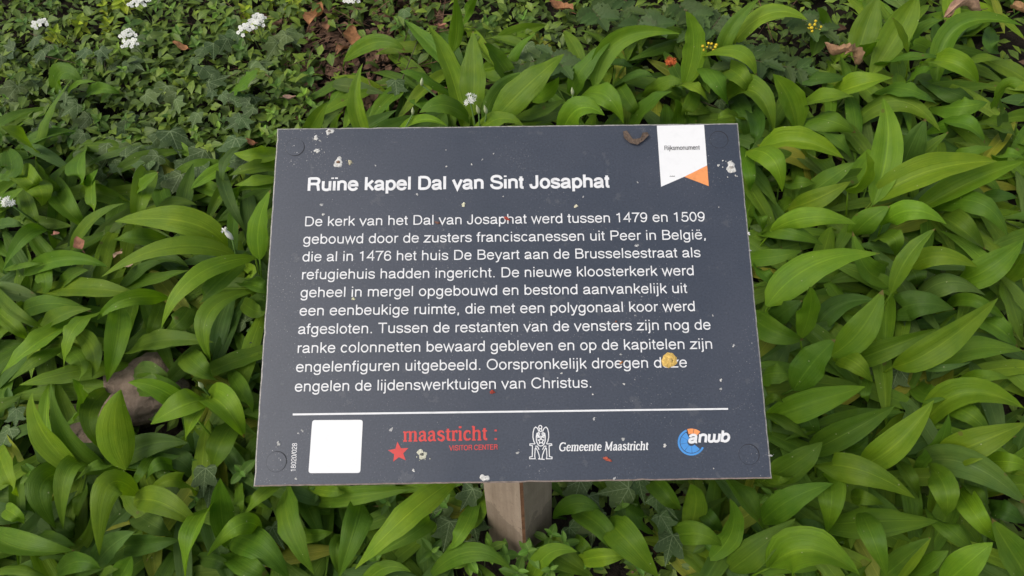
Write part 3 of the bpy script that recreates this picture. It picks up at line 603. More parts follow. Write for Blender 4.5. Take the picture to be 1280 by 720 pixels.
TRACED = """
V 850 0 2.977
40 240 50 130 20 40 95 2b
160 170 210 80 300 -10 60 2m
235 115 350 45 475 75 75 2b
510 150 520 80 510 30 80 1m
670 175 700 80 740 -20 100 1m
770 190 840 70 880 -20 110 2b
865 150 910 100 975 75 60 1m
850 195 830 130 790 65 35 3b
975 185 1080 80 1275 95 80 2m
680 200 710 170 745 150 60 1m
755 240 860 212 985 215 55 2m
925 230 1030 240 1110 310 80 3b
1045 235 1130 215 1220 225 60 1m
850 300 890 265 960 250 60 1m
1150 140 1160 170 1190 200 60 1d
1180 370 1215 320 1280 310 80 2m
115 195 230 195 285 285 70 3b
100 255 140 300 180 390 90 2m
180 255 230 290 265 345 80 2m
0 315 60 325 110 385 55 2b
215 345 300 360 350 500 100 2m
430 465 400 360 345 275 100 3b
455 390 550 365 650 360 90 3b
600 340 690 310 790 290 90 2b
465 440 560 450 655 495 100 2m
440 300 520 290 640 290 80 1d
765 330 860 335 960 390 75 2m
700 410 840 380 970 490 80 1m
740 700 775 520 755 365 110 3b
840 590 870 520 915 440 110 2g
870 600 930 550 1000 490 70 1m
975 465 1070 465 1135 535 70 2m
980 400 1060 395 1145 380 90 1m
940 320 1030 350 1100 370 80 0d
1200 480 1195 420 1190 365 50 2g
1110 460 1190 470 1260 520 90 1m
320 550 450 525 610 590 90 3b
530 495 590 520 645 600 70 2m
275 560 350 600 380 714 90 3b
480 590 540 620 590 700 90 1m
645 700 690 640 690 560 85 3b
490 714 580 650 650 605 80 2m
760 714 950 630 1180 600 120 3b
960 740 1120 660 1280 600 90 2b
1000 590 1080 565 1165 545 60 1m
1180 600 1220 570 1280 590 60 1m
390 690 440 680 500 680 60 1m
235 590 260 650 260 714 55 1m
270 430 290 490 260 560 60 1d
215 440 170 430 130 455 50 1m
210 400 240 440 250 520 70 0d
0 400 60 400 120 420 80 0m
60 340 30 400 0 430 60 1m
V 930 230 2.88
205 75 290 40 385 -10 80 2b
130 150 260 118 405 145 75 3b
25 270 120 260 210 240 65 2m
90 165 180 175 285 220 70 2m
120 390 280 280 490 250 130 3b
410 165 460 120 525 80 90 1m
520 125 620 95 730 145 85 3b
740 60 870 80 950 190 90 2m
720 130 790 165 870 240 90 1m
610 290 710 260 840 300 75 2b
540 360 600 250 690 160 70 3m
810 340 900 290 1008 200 110 2b
500 190 545 200 545 265 80 2m
490 340 430 290 390 170 90 1m
590 310 620 330 620 370 80 1d
660 380 760 350 870 400 100 1g
560 450 650 430 760 450 110 1d
215 530 240 440 235 370 85 3b
340 600 430 510 500 380 110 3b
270 500 360 430 480 420 80 0d
55 500 130 540 215 560 95 2m
195 714 260 630 330 560 120 3m
340 620 410 650 465 714 80 2b
440 620 570 570 700 520 80 2m
570 650 720 570 915 410 110 3b
850 500 920 520 985 590 90 1m
940 390 980 470 1008 580 90 1m
730 620 860 590 1008 600 110 1m
630 655 720 660 820 640 30 2g
790 710 870 690 960 700 60 2b
120 480 160 450 210 420 80 1d
770 420 850 430 945 490 50 2m
70 690 120 680 180 690 90 1m
40 300 80 330 120 370 60 1m
30 120 60 130 60 190 60 1m
860 50 930 40 985 50 50 0d
960 320 990 280 1010 250 90 1m
V 850 480 2.977
380 105 520 60 690 10 110 2b
560 215 680 150 800 80 100 2m
710 290 830 200 945 60 110 3b
920 300 970 220 1000 110 90 1m
965 80 1100 30 1280 90 110 2b
1000 85 1090 120 1165 210 80 2m
1005 260 1130 210 1290 145 120 3b
965 280 1120 320 1290 450 120 2g
1150 290 1230 290 1300 310 80 2b
540 300 700 330 875 425 110 3b
810 310 860 360 890 430 60 1m
350 340 450 280 530 215 110 2m
350 470 450 410 570 370 100 2m
560 360 565 430 545 555 110 2b
640 420 690 425 760 450 60 1m
590 520 760 510 960 510 130 1m
945 320 990 400 990 495 100 3m
1050 420 1110 500 1180 590 90 2b
950 500 1030 560 1120 650 90 1m
1060 380 1120 420 1160 490 60 1m
230 660 320 590 430 500 110 2m
365 650 500 620 670 714 160 3b
680 490 720 580 770 720 90 3m
790 690 860 630 930 570 90 1m
820 720 880 650 935 570 30 3b
880 700 940 660 1000 620 90 2m
1000 730 1080 660 1165 590 110 3b
1300 730 1230 620 1160 500 150 1m
160 605 200 520 185 425 90 2m
175 365 250 450 320 560 120 2m
80 480 120 510 160 550 60 1d
50 500 60 420 40 370 90 1m
330 110 430 160 490 210 60 1m
450 110 490 150 500 200 80 0d
330 350 370 360 420 345 40 2b
0 560 80 560 160 605 90 1m
1170 470 1230 480 1290 520 80 0d
600 230 660 240 700 190 60 0m
320 60 350 50 385 70 40 2m
700 -10 690 40 700 70 40 2m
890 20 950 40 1040 0 80 1m
430 560 500 540 590 590 80 0d
V 0 230 2.88
0 70 50 40 95 10 40 1m
120 -10 150 30 150 80 90 2b
330 -10 330 60 345 120 60 2b
195 30 240 90 310 160 90 1m
290 180 360 110 450 70 50 2m
525 -30 505 50 480 160 80 2b
560 90 620 60 710 75 55 1m
800 -20 830 70 890 180 50 2g
840 40 870 10 940 -10 40 1m
930 240 935 130 975 20 90 3b
790 195 640 130 412 135 105 3b
560 200 480 195 410 200 70 1m
800 240 590 230 365 335 75 3b
150 165 80 200 10 310 60 2m
0 150 40 145 90 150 50 1g
45 300 100 290 160 285 30 1m
155 290 270 270 390 300 65 2m
150 310 165 350 150 410 70 1m
220 380 260 330 320 310 60 1m
225 375 370 380 500 400 90 2b
570 405 440 420 350 490 60 3b
95 450 200 430 330 460 80 1m
160 520 230 470 330 450 70 2m
350 465 260 530 230 670 80 3b
430 455 420 560 385 714 85 3b
0 400 70 470 165 520 45 2m
0 470 50 510 100 560 60 1b
240 510 110 590 0 690 90 2b
210 590 120 640 30 714 60 2m
860 270 680 350 580 520 75 3b
860 290 760 380 720 430 70 2m
870 395 745 480 760 640 85 3b
490 590 610 560 770 570 90 2m
680 460 640 500 590 530 80 1m
580 450 550 510 530 560 50 1m
680 620 720 660 790 714 90 2m
470 340 530 300 580 285 60 1d
490 360 590 335 680 310 50 1m
510 680 560 690 600 714 90 2g
890 300 910 320 880 340 40 2b
880 360 930 370 970 390 70 1m
890 440 930 460 960 450 60 1m
240 600 290 640 280 714 70 1m
310 560 340 620 330 700 70 1m
100 40 120 110 130 160 50 0m
540 290 600 270 680 300 60 0d
V 0 0 2.977
110 540 60 500 0 470 90 2b
40 590 40 640 0 660 80 2m
90 650 120 680 150 714 90 2b
300 585 290 640 320 690 90 2m
150 650 190 690 240 714 70 1m
340 714 340 680 365 630 60 1m
500 720 540 680 590 640 55 3b
1020 570 950 580 870 570 70 2b
880 560 830 620 840 714 45 1g
1020 620 930 630 850 655 60 2m
1020 660 950 670 870 690 60 3b
1020 690 950 695 880 714 60 1m
215 300 250 270 310 310 90 1m
340 340 390 330 450 350 50 1m
150 500 190 400 270 290 45 1m
260 340 300 310 360 305 30 1m
880 330 920 300 960 260 80 1m
1160 470 1190 420 1220 380 60 1m
V 0 480 2.977
250 285 150 160 120 30 95 3b
320 290 230 180 190 0 90 2m
290 120 310 60 270 -20 90 2m
210 340 170 280 110 180 80 1g
450 280 425 150 450 20 130 3b
540 0 610 10 690 40 90 2m
780 60 680 80 560 150 110 3b
780 70 720 130 690 220 90 2b
780 50 840 90 910 200 110 3b
460 270 570 220 700 220 95 1d
860 170 810 240 790 320 100 1m
870 -10 910 50 940 110 70 1m
620 290 680 290 730 370 90 0g
570 280 520 330 490 390 40 1m
640 300 580 300 540 360 60 1m
710 380 630 360 540 420 60 2b
520 430 620 450 750 540 100 3b
780 470 720 570 690 730 100 3b
830 530 820 430 820 350 90 2m
1020 385 960 430 900 500 60 2m
960 530 880 530 770 640 80 3b
900 570 990 620 1080 730 120 2m
870 650 940 690 1010 730 90 2m
1060 430 1090 560 1170 710 110 2m
1130 560 1180 560 1240 550 60 1m
1280 580 1250 620 1270 720 60 1m
0 270 30 350 70 420 70 2b
220 330 150 400 210 540 110 2m
310 290 240 350 235 540 80 2m
415 320 360 300 280 360 60 1m
480 380 390 400 370 640 110 3b
330 400 290 440 280 520 50 0m
290 610 330 560 340 480 50 0m
0 580 120 620 280 620 100 2m
110 600 180 590 280 600 90 1m
240 680 310 660 380 690 80 2m
380 640 430 590 500 550 90 1g
490 600 580 590 670 580 80 1d
440 730 470 680 490 640 80 3m
370 730 400 700 440 690 50 2m
0 690 80 690 180 720 50 2m
530 500 580 530 640 560 90 1g
770 650 820 660 870 690 60 1d
30 470 60 490 90 520 60 2b
890 400 890 450 900 480 50 1m
1180 390 1240 400 1290 400 50 2b
220 520 250 540 280 570 60 0d
V 420 480 2.977
-20 430 120 410 300 385 75 2m
410 375 240 510 70 690 110 3b
90 455 60 560 10 720 110 2m
350 510 280 560 120 650 65 1m
130 720 200 680 280 700 60 1m
1020 520 1090 590 1200 720 125 3b
930 650 1010 640 1080 640 70 2b
790 640 860 650 960 720 120 1m
1110 470 1130 510 1190 560 80 1m
1190 370 1240 420 1280 470 80 1m
550 450 520 500 480 540 60 1b
900 600 930 610 960 640 50 1m
V 420 0 2.977
100 490 75 370 100 235 65 3b
445 140 450 60 440 -20 55 2b
460 390 410 230 340 90 90 2b
510 400 515 270 510 115 105 3b
90 180 180 155 260 190 65 2m
400 330 310 280 235 265 55 2m
470 420 390 390 310 420 90 2m
640 280 590 210 550 160 70 1m
610 420 720 310 850 200 115 3b
650 260 680 180 750 120 40 1m
880 320 930 240 1040 130 80 2m
970 270 1070 140 1280 125 80 3b
570 390 630 310 720 270 60 1m
760 360 800 330 830 285 60 2b
700 430 770 410 850 370 70 1m
860 450 920 400 1000 430 100 2b
930 350 1010 360 1070 460 90 3b
1060 310 1130 280 1180 285 60 1d
1130 440 1190 380 1250 340 100 2m
1180 330 1240 300 1290 310 60 1m
1060 340 1100 390 1130 430 60 1m
250 480 330 445 415 470 40 2b
540 480 620 440 700 470 70 2b
0 480 10 440 30 410 50 1m
480 60 500 20 530 -10 40 1m
1000 240 1060 240 1110 250 50 0d
1270 470 1270 410 1260 370 60 1m
700 340 760 260 800 240 50 0m
V 0 0 1
560 700 600 690 640 712 26 2m
668 715 690 690 722 690 24 2b
590 640 575 668 556 690 24 2m
735 650 760 668 775 700 30 2m
705 640 728 628 752 640 24 1m
V 0 0 1
236 512 200 486 160 478 26 3b
120 500 112 530 132 566 24 2m
"""
# ================================================================== GROUND
M_soil = mat_simple('soil', (0.018, 0.014, 0.010), 0.95, 0.1, 0.55, 30, 1.0, 0.02)
def ground_mesh():
    mb = MB(); rx = [-40, -20, -10, -5] + [-3 + i * .05 for i in range(121)] + [5, 10, 20, 40]; ry = [-20, -8, -3] + [-1.2 + i * .05 for i in range(101)] + [5, 8, 15, 40]
    vs = []
    for y in ry:
        for x in rx: vs.append(Vector((x, y, gz(x, y) - 0.012 + 0.014 * noise.noise(Vector((x * 5, y * 5, 0))) + 0.006 * noise.noise(Vector((x * 23, y * 23, 3))))))
    nx = len(rx)
    mb.add(vs, [(j * nx + i, j * nx + i + 1, (j + 1) * nx + i + 1, (j + 1) * nx + i) for j in range(len(ry) - 1) for i in range(nx - 1)])
    return mb.mesh('ground', [M_soil])
tag(link('ground', ground_mesh()), kind='structure')

# ================================================================== LEAF SHAPES
MG = mat_garlic(); ML = mat_leaf('small_leaf'); MI = mat_ivy(); MS = mat_objcol('stem', 0.55, .3, .2, 80, .2, .1, False)
MDRY = mat_objcol('dry_leaf', 0.75, .25, .45, 90, .8, .15, True)
TONES = {'b': (0.124, 0.222, 0.011), 'm': (0.087, 0.170, 0.011), 'd': (0.054, 0.118, 0.012), 'g': (0.078, 0.143, 0.026)}
rngL = random.Random(11)
def bez(b, m, t, s):
    c = m * 2 - (b + t) * .5; u = 1 - s
    return b * (u * u) + c * (2 * u * s) + t * (s * s)
def garlic_leaf(mb, b, m, t, width, hint, root=None, fold=None, droop=0.0):
    """one blade from b over m to t, width in metres, plus its stalk down to root"""
    r = rngL; n = 13; K = [-1, -.7, -.36, 0, .36, .7, 1]
    fold = r.choice([r.uniform(.12, .4), r.uniform(.35, .8)]) if fold is None else fold; curl = r.uniform(-.05, .38); wob = r.uniform(.01, .085); fr = r.uniform(5, 9); ph = r.uniform(0, 6.28); ph2 = r.uniform(0, 6.28); tw = r.uniform(-.7, .7)
    pk = r.uniform(.70, 1.0); asym = r.uniform(.92, 1.08); side0 = None; vs = []; uv = []
    for i in range(n + 1):
        s = i / n; s = s * .995 + .003; p = bez(b, m, t, s); tg = (bez(b, m, t, min(1, s + .02)) - bez(b, m, t, max(0, s - .02))).normalized()
        sd = tg.cross(hint)
        if sd.length < .15 and side0 is not None: sd = side0
        sd.normalize()
        if side0 is not None and sd.dot(side0) < 0: sd = -sd
        side0 = sd; nm = sd.cross(tg)
        if nm.dot(hint) < 0: nm = -nm
        a = tw * (s - .3); sd2 = sd * math.cos(a) + nm * math.sin(a); nm2 = nm * math.cos(a) - sd * math.sin(a)
        wv = width * .5 * max(.05 if s < .5 else .0, (math.sin(math.pi * s ** pk) ** .82) * (1 - .22 * s))
        if s > .985: wv = width * .008
        for k in K:
            sgn = asym if k > 0 else 2 - asym
            off = wv * (fold * abs(k) - curl * k * k * 1.3) + width * wob * k * k * math.sin(fr * s * 3 + ph + (ph2 if k > 0 else 0)) * math.sin(math.pi * s)
            vs.append(p + sd2 * (k * wv * sgn) + nm2 * off); uv.append((.5 + .5 * k, s))
    q = len(K)
    mb.add(vs, [(i * q + k, i * q + k + 1, (i + 1) * q + k + 1, (i + 1) * q + k) for i in range(n) for k in range(q - 1)], uv)
    if root is not None:
        j = len(mb.v); mb.tube([b + (m - b) * .04, b.lerp(root, .4) + Vector((0, 0, .004)), root], [.0022, .0024, .003], 5)

def hint_at(p, r):
    v = (CAM - p).normalized(); h = (UPG * .75 + v * .55).normalized()
    return (h + Vector((r.uniform(-.42, .42), r.uniform(-.42, .42), r.uniform(-.1, .1)))).normalized()
leaves = []                                     # (base, mid, tip, width, tone)
vx = vy = 0; vs_ = 1
for ln in TRACED.strip().split('\n'):
    q = ln.split()
    if q[0] == 'V': vx, vy, vs_ = float(q[1]), float(q[2]), float(q[3]); continue
    f7 = [float(v) for v in q[:7]]; lev = int(q[7][0]); tone = q[7][1]
    P = [(vx + f7[i] / vs_, vy + f7[i + 1] / vs_) for i in (0, 2, 4)]; wpx = f7[6] / vs_
    ln_px = math.hypot(P[0][0] - P[2][0], P[0][1] - P[2][1]); upn = (P[0][1] - P[2][1]) / max(ln_px, 1)
    j = rngL.uniform(-.01, .012)
    hb = .075 + .030 * lev + j; hm = .118 + .038 * lev + j; ht = .105 + .038 * lev + j + max(-.06, .075 * upn)
    pb, pm, pt = gpt(*P[0], hb), gpt(*P[1], hm), gpt(*P[2], ht)
    wd = wpx / FPX * depth(pm) * 1.11
    e = .16 if lev >= 3 else .34
    pb2, pm2 = bez(pb, pm, pt, -e), bez(pb, pm, pt, (1 - e) / 2)
    lim = gz(pb2.x, pb2.y) + .02
    if pb2.z < lim: pb2.z = lim
    leaves.append([pb2, pm2, pt, wd, tone, P, lev])
# plants: leaves whose feet are close together belong to one plant
plants = []
for lf in leaves:
    best = None
    for p in plants:
        d = math.hypot(p['r'].x - lf[0].x, p['r'].y - lf[0].y)
        if d < .10 and len(p['l']) < 4 and (best is None or d < best[0]): best = (d, p)
    if best is None: plants.append({'r': Vector((lf[0].x, lf[0].y, 0)), 'l': [lf], 'u': []})
    else:
        p = best[1]; p['l'].append(lf); n = len(p['l']); p['r'] = sum((l[0] for l in p['l']), Vector()) / n
for p in plants:
    x, y = p['r'].x, p['r'].y + .01; p['r'] = Vector((x, y, gz(x, y) - .005))
# lower leaves of the same plants, half hidden under the upper ones
def open_ground(x, y):                           # parts of the photograph without wild garlic
    if x < 395 and y < 175 and not (x < 70 and y > 140): return True
    if 395 <= x < 500 and y < 90: return True
    if 500 <= x < 900 and y < 40: return True
    if 880 < x < 1060 and y < 95: return True
    if math.hypot((x - 165) / 75, (y - 500) / 75) < 1: return True
    if 560 < x < 850 and y > 590: return True
    return False
rngU = random.Random(5)
def sign_hides(x, y): return 352 < x < 925 and 172 < y < 596
for step, h0, h1, cap in ((30, .02, .06, 9), (36, .055, .100, 16)):
  for gy in range(-10, 745, step):
    for gx in range(-10, 1305, step):
        x, y = gx + rngU.uniform(-16, 16), gy + rngU.uniform(-16, 16)
        if open_ground(x, y) or sign_hides(x, y): continue
        h = rngU.uniform(h0, h1); pm = gpt(x, y, h); a = rngU.uniform(0, 6.28); ln = rngU.uniform(.16, .27)
        near = min(plants, key=lambda p: (p['r'] - pm).length_squared)
        if (near['r'] - pm).length > .42 or len(near['u']) >= cap: continue
        if rngU.random() < .6: a = math.atan2(pm.y - near['r'].y, pm.x - near['r'].x) + rngU.uniform(-.9, .9)
        dv = Vector((math.cos(a), math.sin(a), math.sin(a) * SLOPE)); pb = pm - dv * ln * .5 - UPG * rngU.uniform(.0, .03); pt = pm + dv * ln * .5 - UPG * rngU.uniform(-.01, .05)
        near['u'].append([pb, pm, pt, rngU.uniform(.032, .054), rngU.choice('mmdbgmb'), None, 0])
ORD = ['first', 'second', 'third', 'fourth', 'fifth', 'sixth', 'seventh', 'eighth', 'ninth', 'tenth']
def where(px, py):
    el = 345 - (py - 160) * 27 / 446; er = 921 + (py - 154) * 45 / 446
    rows = [(40, 'up by the picture top'), (95, 'well above the board'), (150, 'at board top height'), (205, 'level with the ribbon'), (250, 'level with the heading')] + [(287 + 22.5 * i, 'level with %s text line' % ORD[i]) for i in range(10)] + [(530, 'level with divider line'), (575, 'level with the logos'), (620, 'level with board foot'), (665, 'level with the post'), (999, 'below the post foot')]
    row = next(n for lim, n in rows if py < lim)
    if el - 5 < px < er + 5:
        if py < 170:
            wd = [(400, 'screw cap'), (440, 'word Ruïne'), (515, 'word kapel'), (575, 'word Dal'), (640, 'word Sint'), (700, 'name Josaphat start'), (765, 'name Josaphat end'), (825, 'dry scrap'), (890, 'ribbon'), (2000, 'ribbon cap')]
            return 'behind board above ' + next(n for lim, n in wd if px < lim), ('close behind' if py > 120 else 'a step back' if py > 70 else 'far back')
        wd = [(380, 'serial number'), (450, 'white label'), (490, 'red star'), (560, 'lettering start'), (640, 'red lettering end'), (700, 'city arms'), (770, 'municipality lettering'), (840, 'lettering end'), (905, 'blue wheel'), (2000, 'wheel cap')]
        return 'in front below ' + next(n for lim, n in wd if px < lim), ('close' if py < 640 else 'lower' if py < 685 else 'lowest')
    d = px - er if px > er else el - px; sd = 'ribbon side' if px > er else 'stones side'
    cols = ['touching board', 'one leaf out', 'two leaves out', 'three leaves out', 'four leaves out', 'outermost']
    return '%s %s' % (sd, cols[min(5, int(d // 65))]), row
def direc(P):
    dx, dy = P[2][0] - P[0][0], P[0][1] - P[2][1]; a = math.degrees(math.atan2(dy, dx)) % 360
    if 50 < a < 130: return 'upright'
    if 230 < a < 310: return 'hanging'
    mid = 640
    out = (dx > 0) == ((P[0][0] + P[2][0]) / 2 > mid)
    return 'pointing outward' if out else 'pointing board-ward'
TN = {'b': 'bright', 'm': 'mid-green', 'd': 'dark', 'g': 'greyish'}
used = set()
GP = 'wild garlic plants around the board'
NUM = ['no', 'one', 'two', 'three', 'four', 'five']
def px_of(p):
    c = CAMM.transposed() @ (p - CAM); return 640 + FPX * c.x / -c.z, 360 - FPX * c.y / -c.z
for p in plants:
    root = p['r']; o = empty('wild_garlic', root); p['o'] = o
    big = max(p['l'], key=lambda l: (l[2] - l[0]).length * l[3] * (1 + .3 * l[6])); cx, cy = big[5][1]
    cx, cy = min(1275, max(5, cx)), min(715, max(5, cy))
    a, b = where(cx, cy); n = len(p['l']); wide = 'broad' if big[3] > .05 else 'narrow'
    cands = ['%s wild garlic, main leaf %s, %s, %s' % (TN[big[4]], direc(big[5]), a, b), '%s %s-leaved wild garlic, main leaf %s, %s, %s' % (TN[big[4]], wide, direc(big[5]), a, b),
             '%s wild garlic showing %s %s, %s, %s' % (TN[big[4]], NUM[n], 'leaf' if n == 1 else 'leaves', a, b), 'small %s wild garlic between bigger ones, %s, %s' % (TN[big[4]], a, b),
             '%s-leaved %s wild garlic among its like, %s, %s' % (wide, TN[big[4]], a, b), 'wild garlic half overlapped by another, %s, %s' % (a, b)]
    lab = next((c for c in cands if c not in used and len(c.replace('-', ' ').split()) <= 16), cands[-1]); used.add(lab)
    tag(o, lab, 'wild garlic', GP)
    for lf in p['l'] + p['u']:
        mb = MB(); rt = root + Vector((rngL.uniform(-.012, .012), rngL.uniform(-.012, .012), 0))
        garlic_leaf(mb, lf[0], lf[1], lf[2], lf[3], hint_at(lf[1], rngL), rt)
        k = rngL.uniform(.82, 1.18); t = TONES[lf[4]] if lf[5] or rngL.random() > .06 else (.20, .235, .022); yl = rngL.uniform(.9, 1.12)
        link('leaf', mb.mesh('leaf', [MG], origin=root), o, None, (t[0] * k * yl, t[1] * k, t[2] * k, 1))

# ---- garlic flowers: umbels of white stars and buds still in their sheath
M_pet = mat_simple('petal', (0.78, 0.78, 0.72), .5, .3, .06, 80, .1, .002, .3)
M_bud = mat_simple('bud_sheath', (0.55, 0.60, 0.36), .5, .3, .2, 60, .2, .002, .3)
def star_flower(mb, c, ax, r, rng, npet=6):
    u = ax.orthogonal().normalized(); v = ax.cross(u)
    for k in range(npet):
        a = 6.283 * k / npet + rng.uniform(-.1, .1); d = u * math.cos(a) + v * math.sin(a); e = ax.cross(d)
        mb.add([c, c + d * r * .5 + e * r * .16 + ax * r * .15, c + d * r + ax * r * .25, c + d * r * .5 - e * r * .16 + ax * r * .15], [(0, 1, 2, 3)])
def nearest_plant(p): return min(plants, key=lambda q: (q['r'] - p).length_squared)
for px, py, sz, kind in ((588, 128, .02, 'f'), (14, 256, .02, 'f'), (290, 298, .014, 'h'), (598.5, 141, .011, 'b'), (608, 141, .011, 'b'), (527, 106, .010, 'b'), (716, 118, .010, 'b'), (516, 142, .009, 'b'), (253, 484, .010, 'b')):
    c = gpt(px, py, .20); pl = nearest_plant(c); mb = MB(); rng = random.Random(px)
    base = pl['r']; mb.cur = 0; mb.tube([base, base.lerp(c, .5) + Vector((.004, -.01, .015)), c], [.0028, .0024, .002], 6)
    if kind == 'f':
        mb.cur = 1
        for i in range(15):
            d = (UPG + Vector((rng.uniform(-1, 1), rng.uniform(-1.2, .6), rng.uniform(-.5, .6)))).normalized(); e = c + d * sz * rng.uniform(.8, 1.3)
            mb.cur = 0; mb.tube([c, e], [.0006, .0006], 4); mb.cur = 1; star_flower(mb, e, d, .0085, rng)
    else:
        ax = Vector((rng.uniform(-.2, .2), -.2, 1)).normalized() if kind == 'b' else Vector((-.35, 0, .9)).normalized(); mb.cur = 2 if kind == 'b' else 1
        pts = [c + ax * sz * t for t in (-.3, .1, .7, 1.3, 1.9, 2.4)]; mb.tube(pts, [.0018, sz * .34, sz * .48, sz * .42, sz * .2, .0006], 7)
        if kind == 'h':
            for i in range(5): star_flower(mb, c + ax * sz * 2.0, (ax + Vector((rng.uniform(-.7, .7), rng.uniform(-.7, .7), 0))).normalized(), .009, rng, 4)
    ob = link('flower', mb.mesh('flower', [MS, M_pet, M_bud], origin=base), pl['o'], None, (.09, .17, .035, 1))

# ---- undergrowth nobody could count: garlic beyond the picture and under the board, small leaves and leaf litter
def small_leaf(mb, p, d, up, ln, wd, bend=.2):
    s = d.cross(up).normalized(); n = s.cross(d); 
    if n.z < 0: n = -n
    vs = [p, p + d * ln * .45 + s * wd * .5 + n * ln * .09, p + d * ln * .45 + n * ln * .03, p + d * ln * .45 - s * wd * .5 + n * ln * .09, p + d * ln * .8 + s * wd * .28 + n * ln * (.05 - bend * .4), p + d * ln * .8 + n * ln * (.0 - bend * .4), p + d * ln * .8 - s * wd * .28 + n * ln * (.05 - bend * .4), p + d * ln - n * ln * bend]
    mb.add(vs, [(0, 2, 1), (0, 3, 2), (1, 2, 5, 4), (2, 3, 6, 5), (4, 5, 7), (5, 6, 7)], [(.5, 0), (0, .45), (.5, .45), (1, .45), (0, .8), (.5, .8), (1, .8), (.5, 1)])
rng = random.Random(21); mb = MB()
for _ in range(3400):
    x, y = rng.uniform(-2.6, 2.4), rng.uniform(-.7, 2.9); p = Vector((x, y, gz(x, y) + rng.uniform(.03, .10))); q = px_of(p)
    if q[0] < 420 and q[1] < 190 and y > .9: continue
    inside = -30 < q[0] < 1310 and -30 < q[1] < 750
    if inside and not (365 < q[0] < 915 and 185 < q[1] < 580): continue
    a = rng.uniform(0, 6.28); ln = rng.uniform(.13, .2); d = Vector((math.cos(a), math.sin(a), math.sin(a) * SLOPE))
    garlic_leaf(mb, p, p + d * ln * .5 + UPG * .03, p + d * ln, rng.uniform(.035, .06), UPG)
tag(link('wild_garlic_undergrowth', mb.mesh('undergrowth', [MG]), None, None, (.082, .160, .014, 1)), 'wild garlic leaves carrying on beyond and beneath the board', 'undergrowth', kind='stuff')
mb = MB(); cnt = 0
def cover_density(x, y):
    if x < 400 and y < 185: return 1.0
    if y < 70 and x < 930: return .75
    if 880 < x < 1060 and y < 95: return .6
    return .16
while cnt < 11500:
    x, y = rng.uniform(-60, 1340), rng.uniform(-60, 760)
    if rng.random() > cover_density(x, y): continue
    litter = (425 < x < 530 and 40 < y < 125) or (370 < x < 430 and 20 < y < 70)
    if litter and rng.random() < .75: continue
    big = cover_density(x, y) > .5
    p = gpt(x, y, rng.uniform(.0, .075 if big else .03)); a = rng.uniform(0, 6.28); ln = rng.uniform(.018, .052)
    d = Vector((math.cos(a), math.sin(a), math.sin(a) * SLOPE + rng.uniform(-.5, .5))).normalized()
    small_leaf(mb, p, d, (UPG + Vector((rng.uniform(-.5, .5), rng.uniform(-.5, .5), 0))).normalized(), ln, ln * rng.uniform(.4, .65), rng.uniform(0, .3)); cnt += 1
tag(link('ground_cover', mb.mesh('ground_cover', [ML]), None, None, (.088, .145, .020, 1)), 'dense small-leaved green ground cover over the soil', 'ground cover', kind='stuff')
mb = MB()
for _ in range(1500):
    if rng.random() < .75: x, y = rng.uniform(330, 560), rng.uniform(-30, 150)
    else: x, y = rng.uniform(-60, 1340), rng.uniform(-60, 760)
    p = gpt(x, y, rng.uniform(-.004, .018)); a = rng.uniform(0, 6.28); ln = rng.uniform(.015, .05); d = Vector((math.cos(a), math.sin(a), math.sin(a) * SLOPE + rng.uniform(-.35, .35))).normalized()
    small_leaf(mb, p, d, (UPG + Vector((rng.uniform(-.6, .6), rng.uniform(-.6, .6), 0))).normalized(), ln, ln * rng.uniform(.35, .6), rng.uniform(-.2, .4))
for _ in range(170):
    x, y = rng.uniform(300, 560) if rng.random() < .6 else rng.uniform(0, 1000), rng.uniform(-20, 110); p = gpt(x, y, rng.uniform(.0, .05)); a = rng.uniform(0, 6.28); ln = rng.uniform(.04, .16)
    d = Vector((math.cos(a), math.sin(a), math.sin(a) * SLOPE + rng.uniform(-.2, .5))).normalized(); mb.tube([p, p + d * ln * .5 + UPG * .005, p + d * ln], [.0014, .0012, .0008], 4)
tag(link('leaf_litter', mb.mesh('leaf_litter', [MDRY]), None, None, (.14, .085, .055, 1)), 'brown dead leaf litter and twigs on the soil', 'leaf litter', kind='stuff')

# ================================================================== SMALL PLANTS, each a thing with its leaves
def ovate_mesh(name='leaf', aspect=.46):
    mb = MB(); n = 8; K = [-1, -.5, 0, .5, 1]; vs = []; uv = []
    for i in range(n + 1):
        s = i / n; wv = aspect * .5 * max(.03, math.sin(math.pi * (s * .98 + .01) ** .85) ** .8)
        if i == n: wv = .004
        for k in K: vs.append(Vector((k * wv, s, abs(k) * wv * .45 - .22 * s * s + .08 * s))); uv.append((.5 + .5 * k, s))
    mb.add(vs, [(i * 5 + k, i * 5 + k + 1, (i + 1) * 5 + k + 1, (i + 1) * 5 + k) for i in range(n) for k in range(4)], uv)
    return mb.mesh(name, [ML])
def spiny_mesh():
    mb = MB(); n = 14; vs = []; uv = []
    for i in range(n + 1):
        s = i / n; wv = .25 * max(.03, math.sin(math.pi * (s * .98 + .01) ** .8) ** .7) * (1.0 + (.24 if i % 3 == 1 else -.08))
        if i == n: wv = .004
        for k in (-1, -.5, 0, .5, 1): vs.append(Vector((k * wv, s, abs(k) * wv * .35 - .18 * s * s + (.03 if i % 3 == 1 and abs(k) == 1 else 0)))); uv.append((.5 + .5 * k, s))
    mb.add(vs, [(i * 5 + k, i * 5 + k + 1, (i + 1) * 5 + k + 1, (i + 1) * 5 + k) for i in range(n) for k in range(4)], uv)
    return mb.mesh('leaf', [ML])
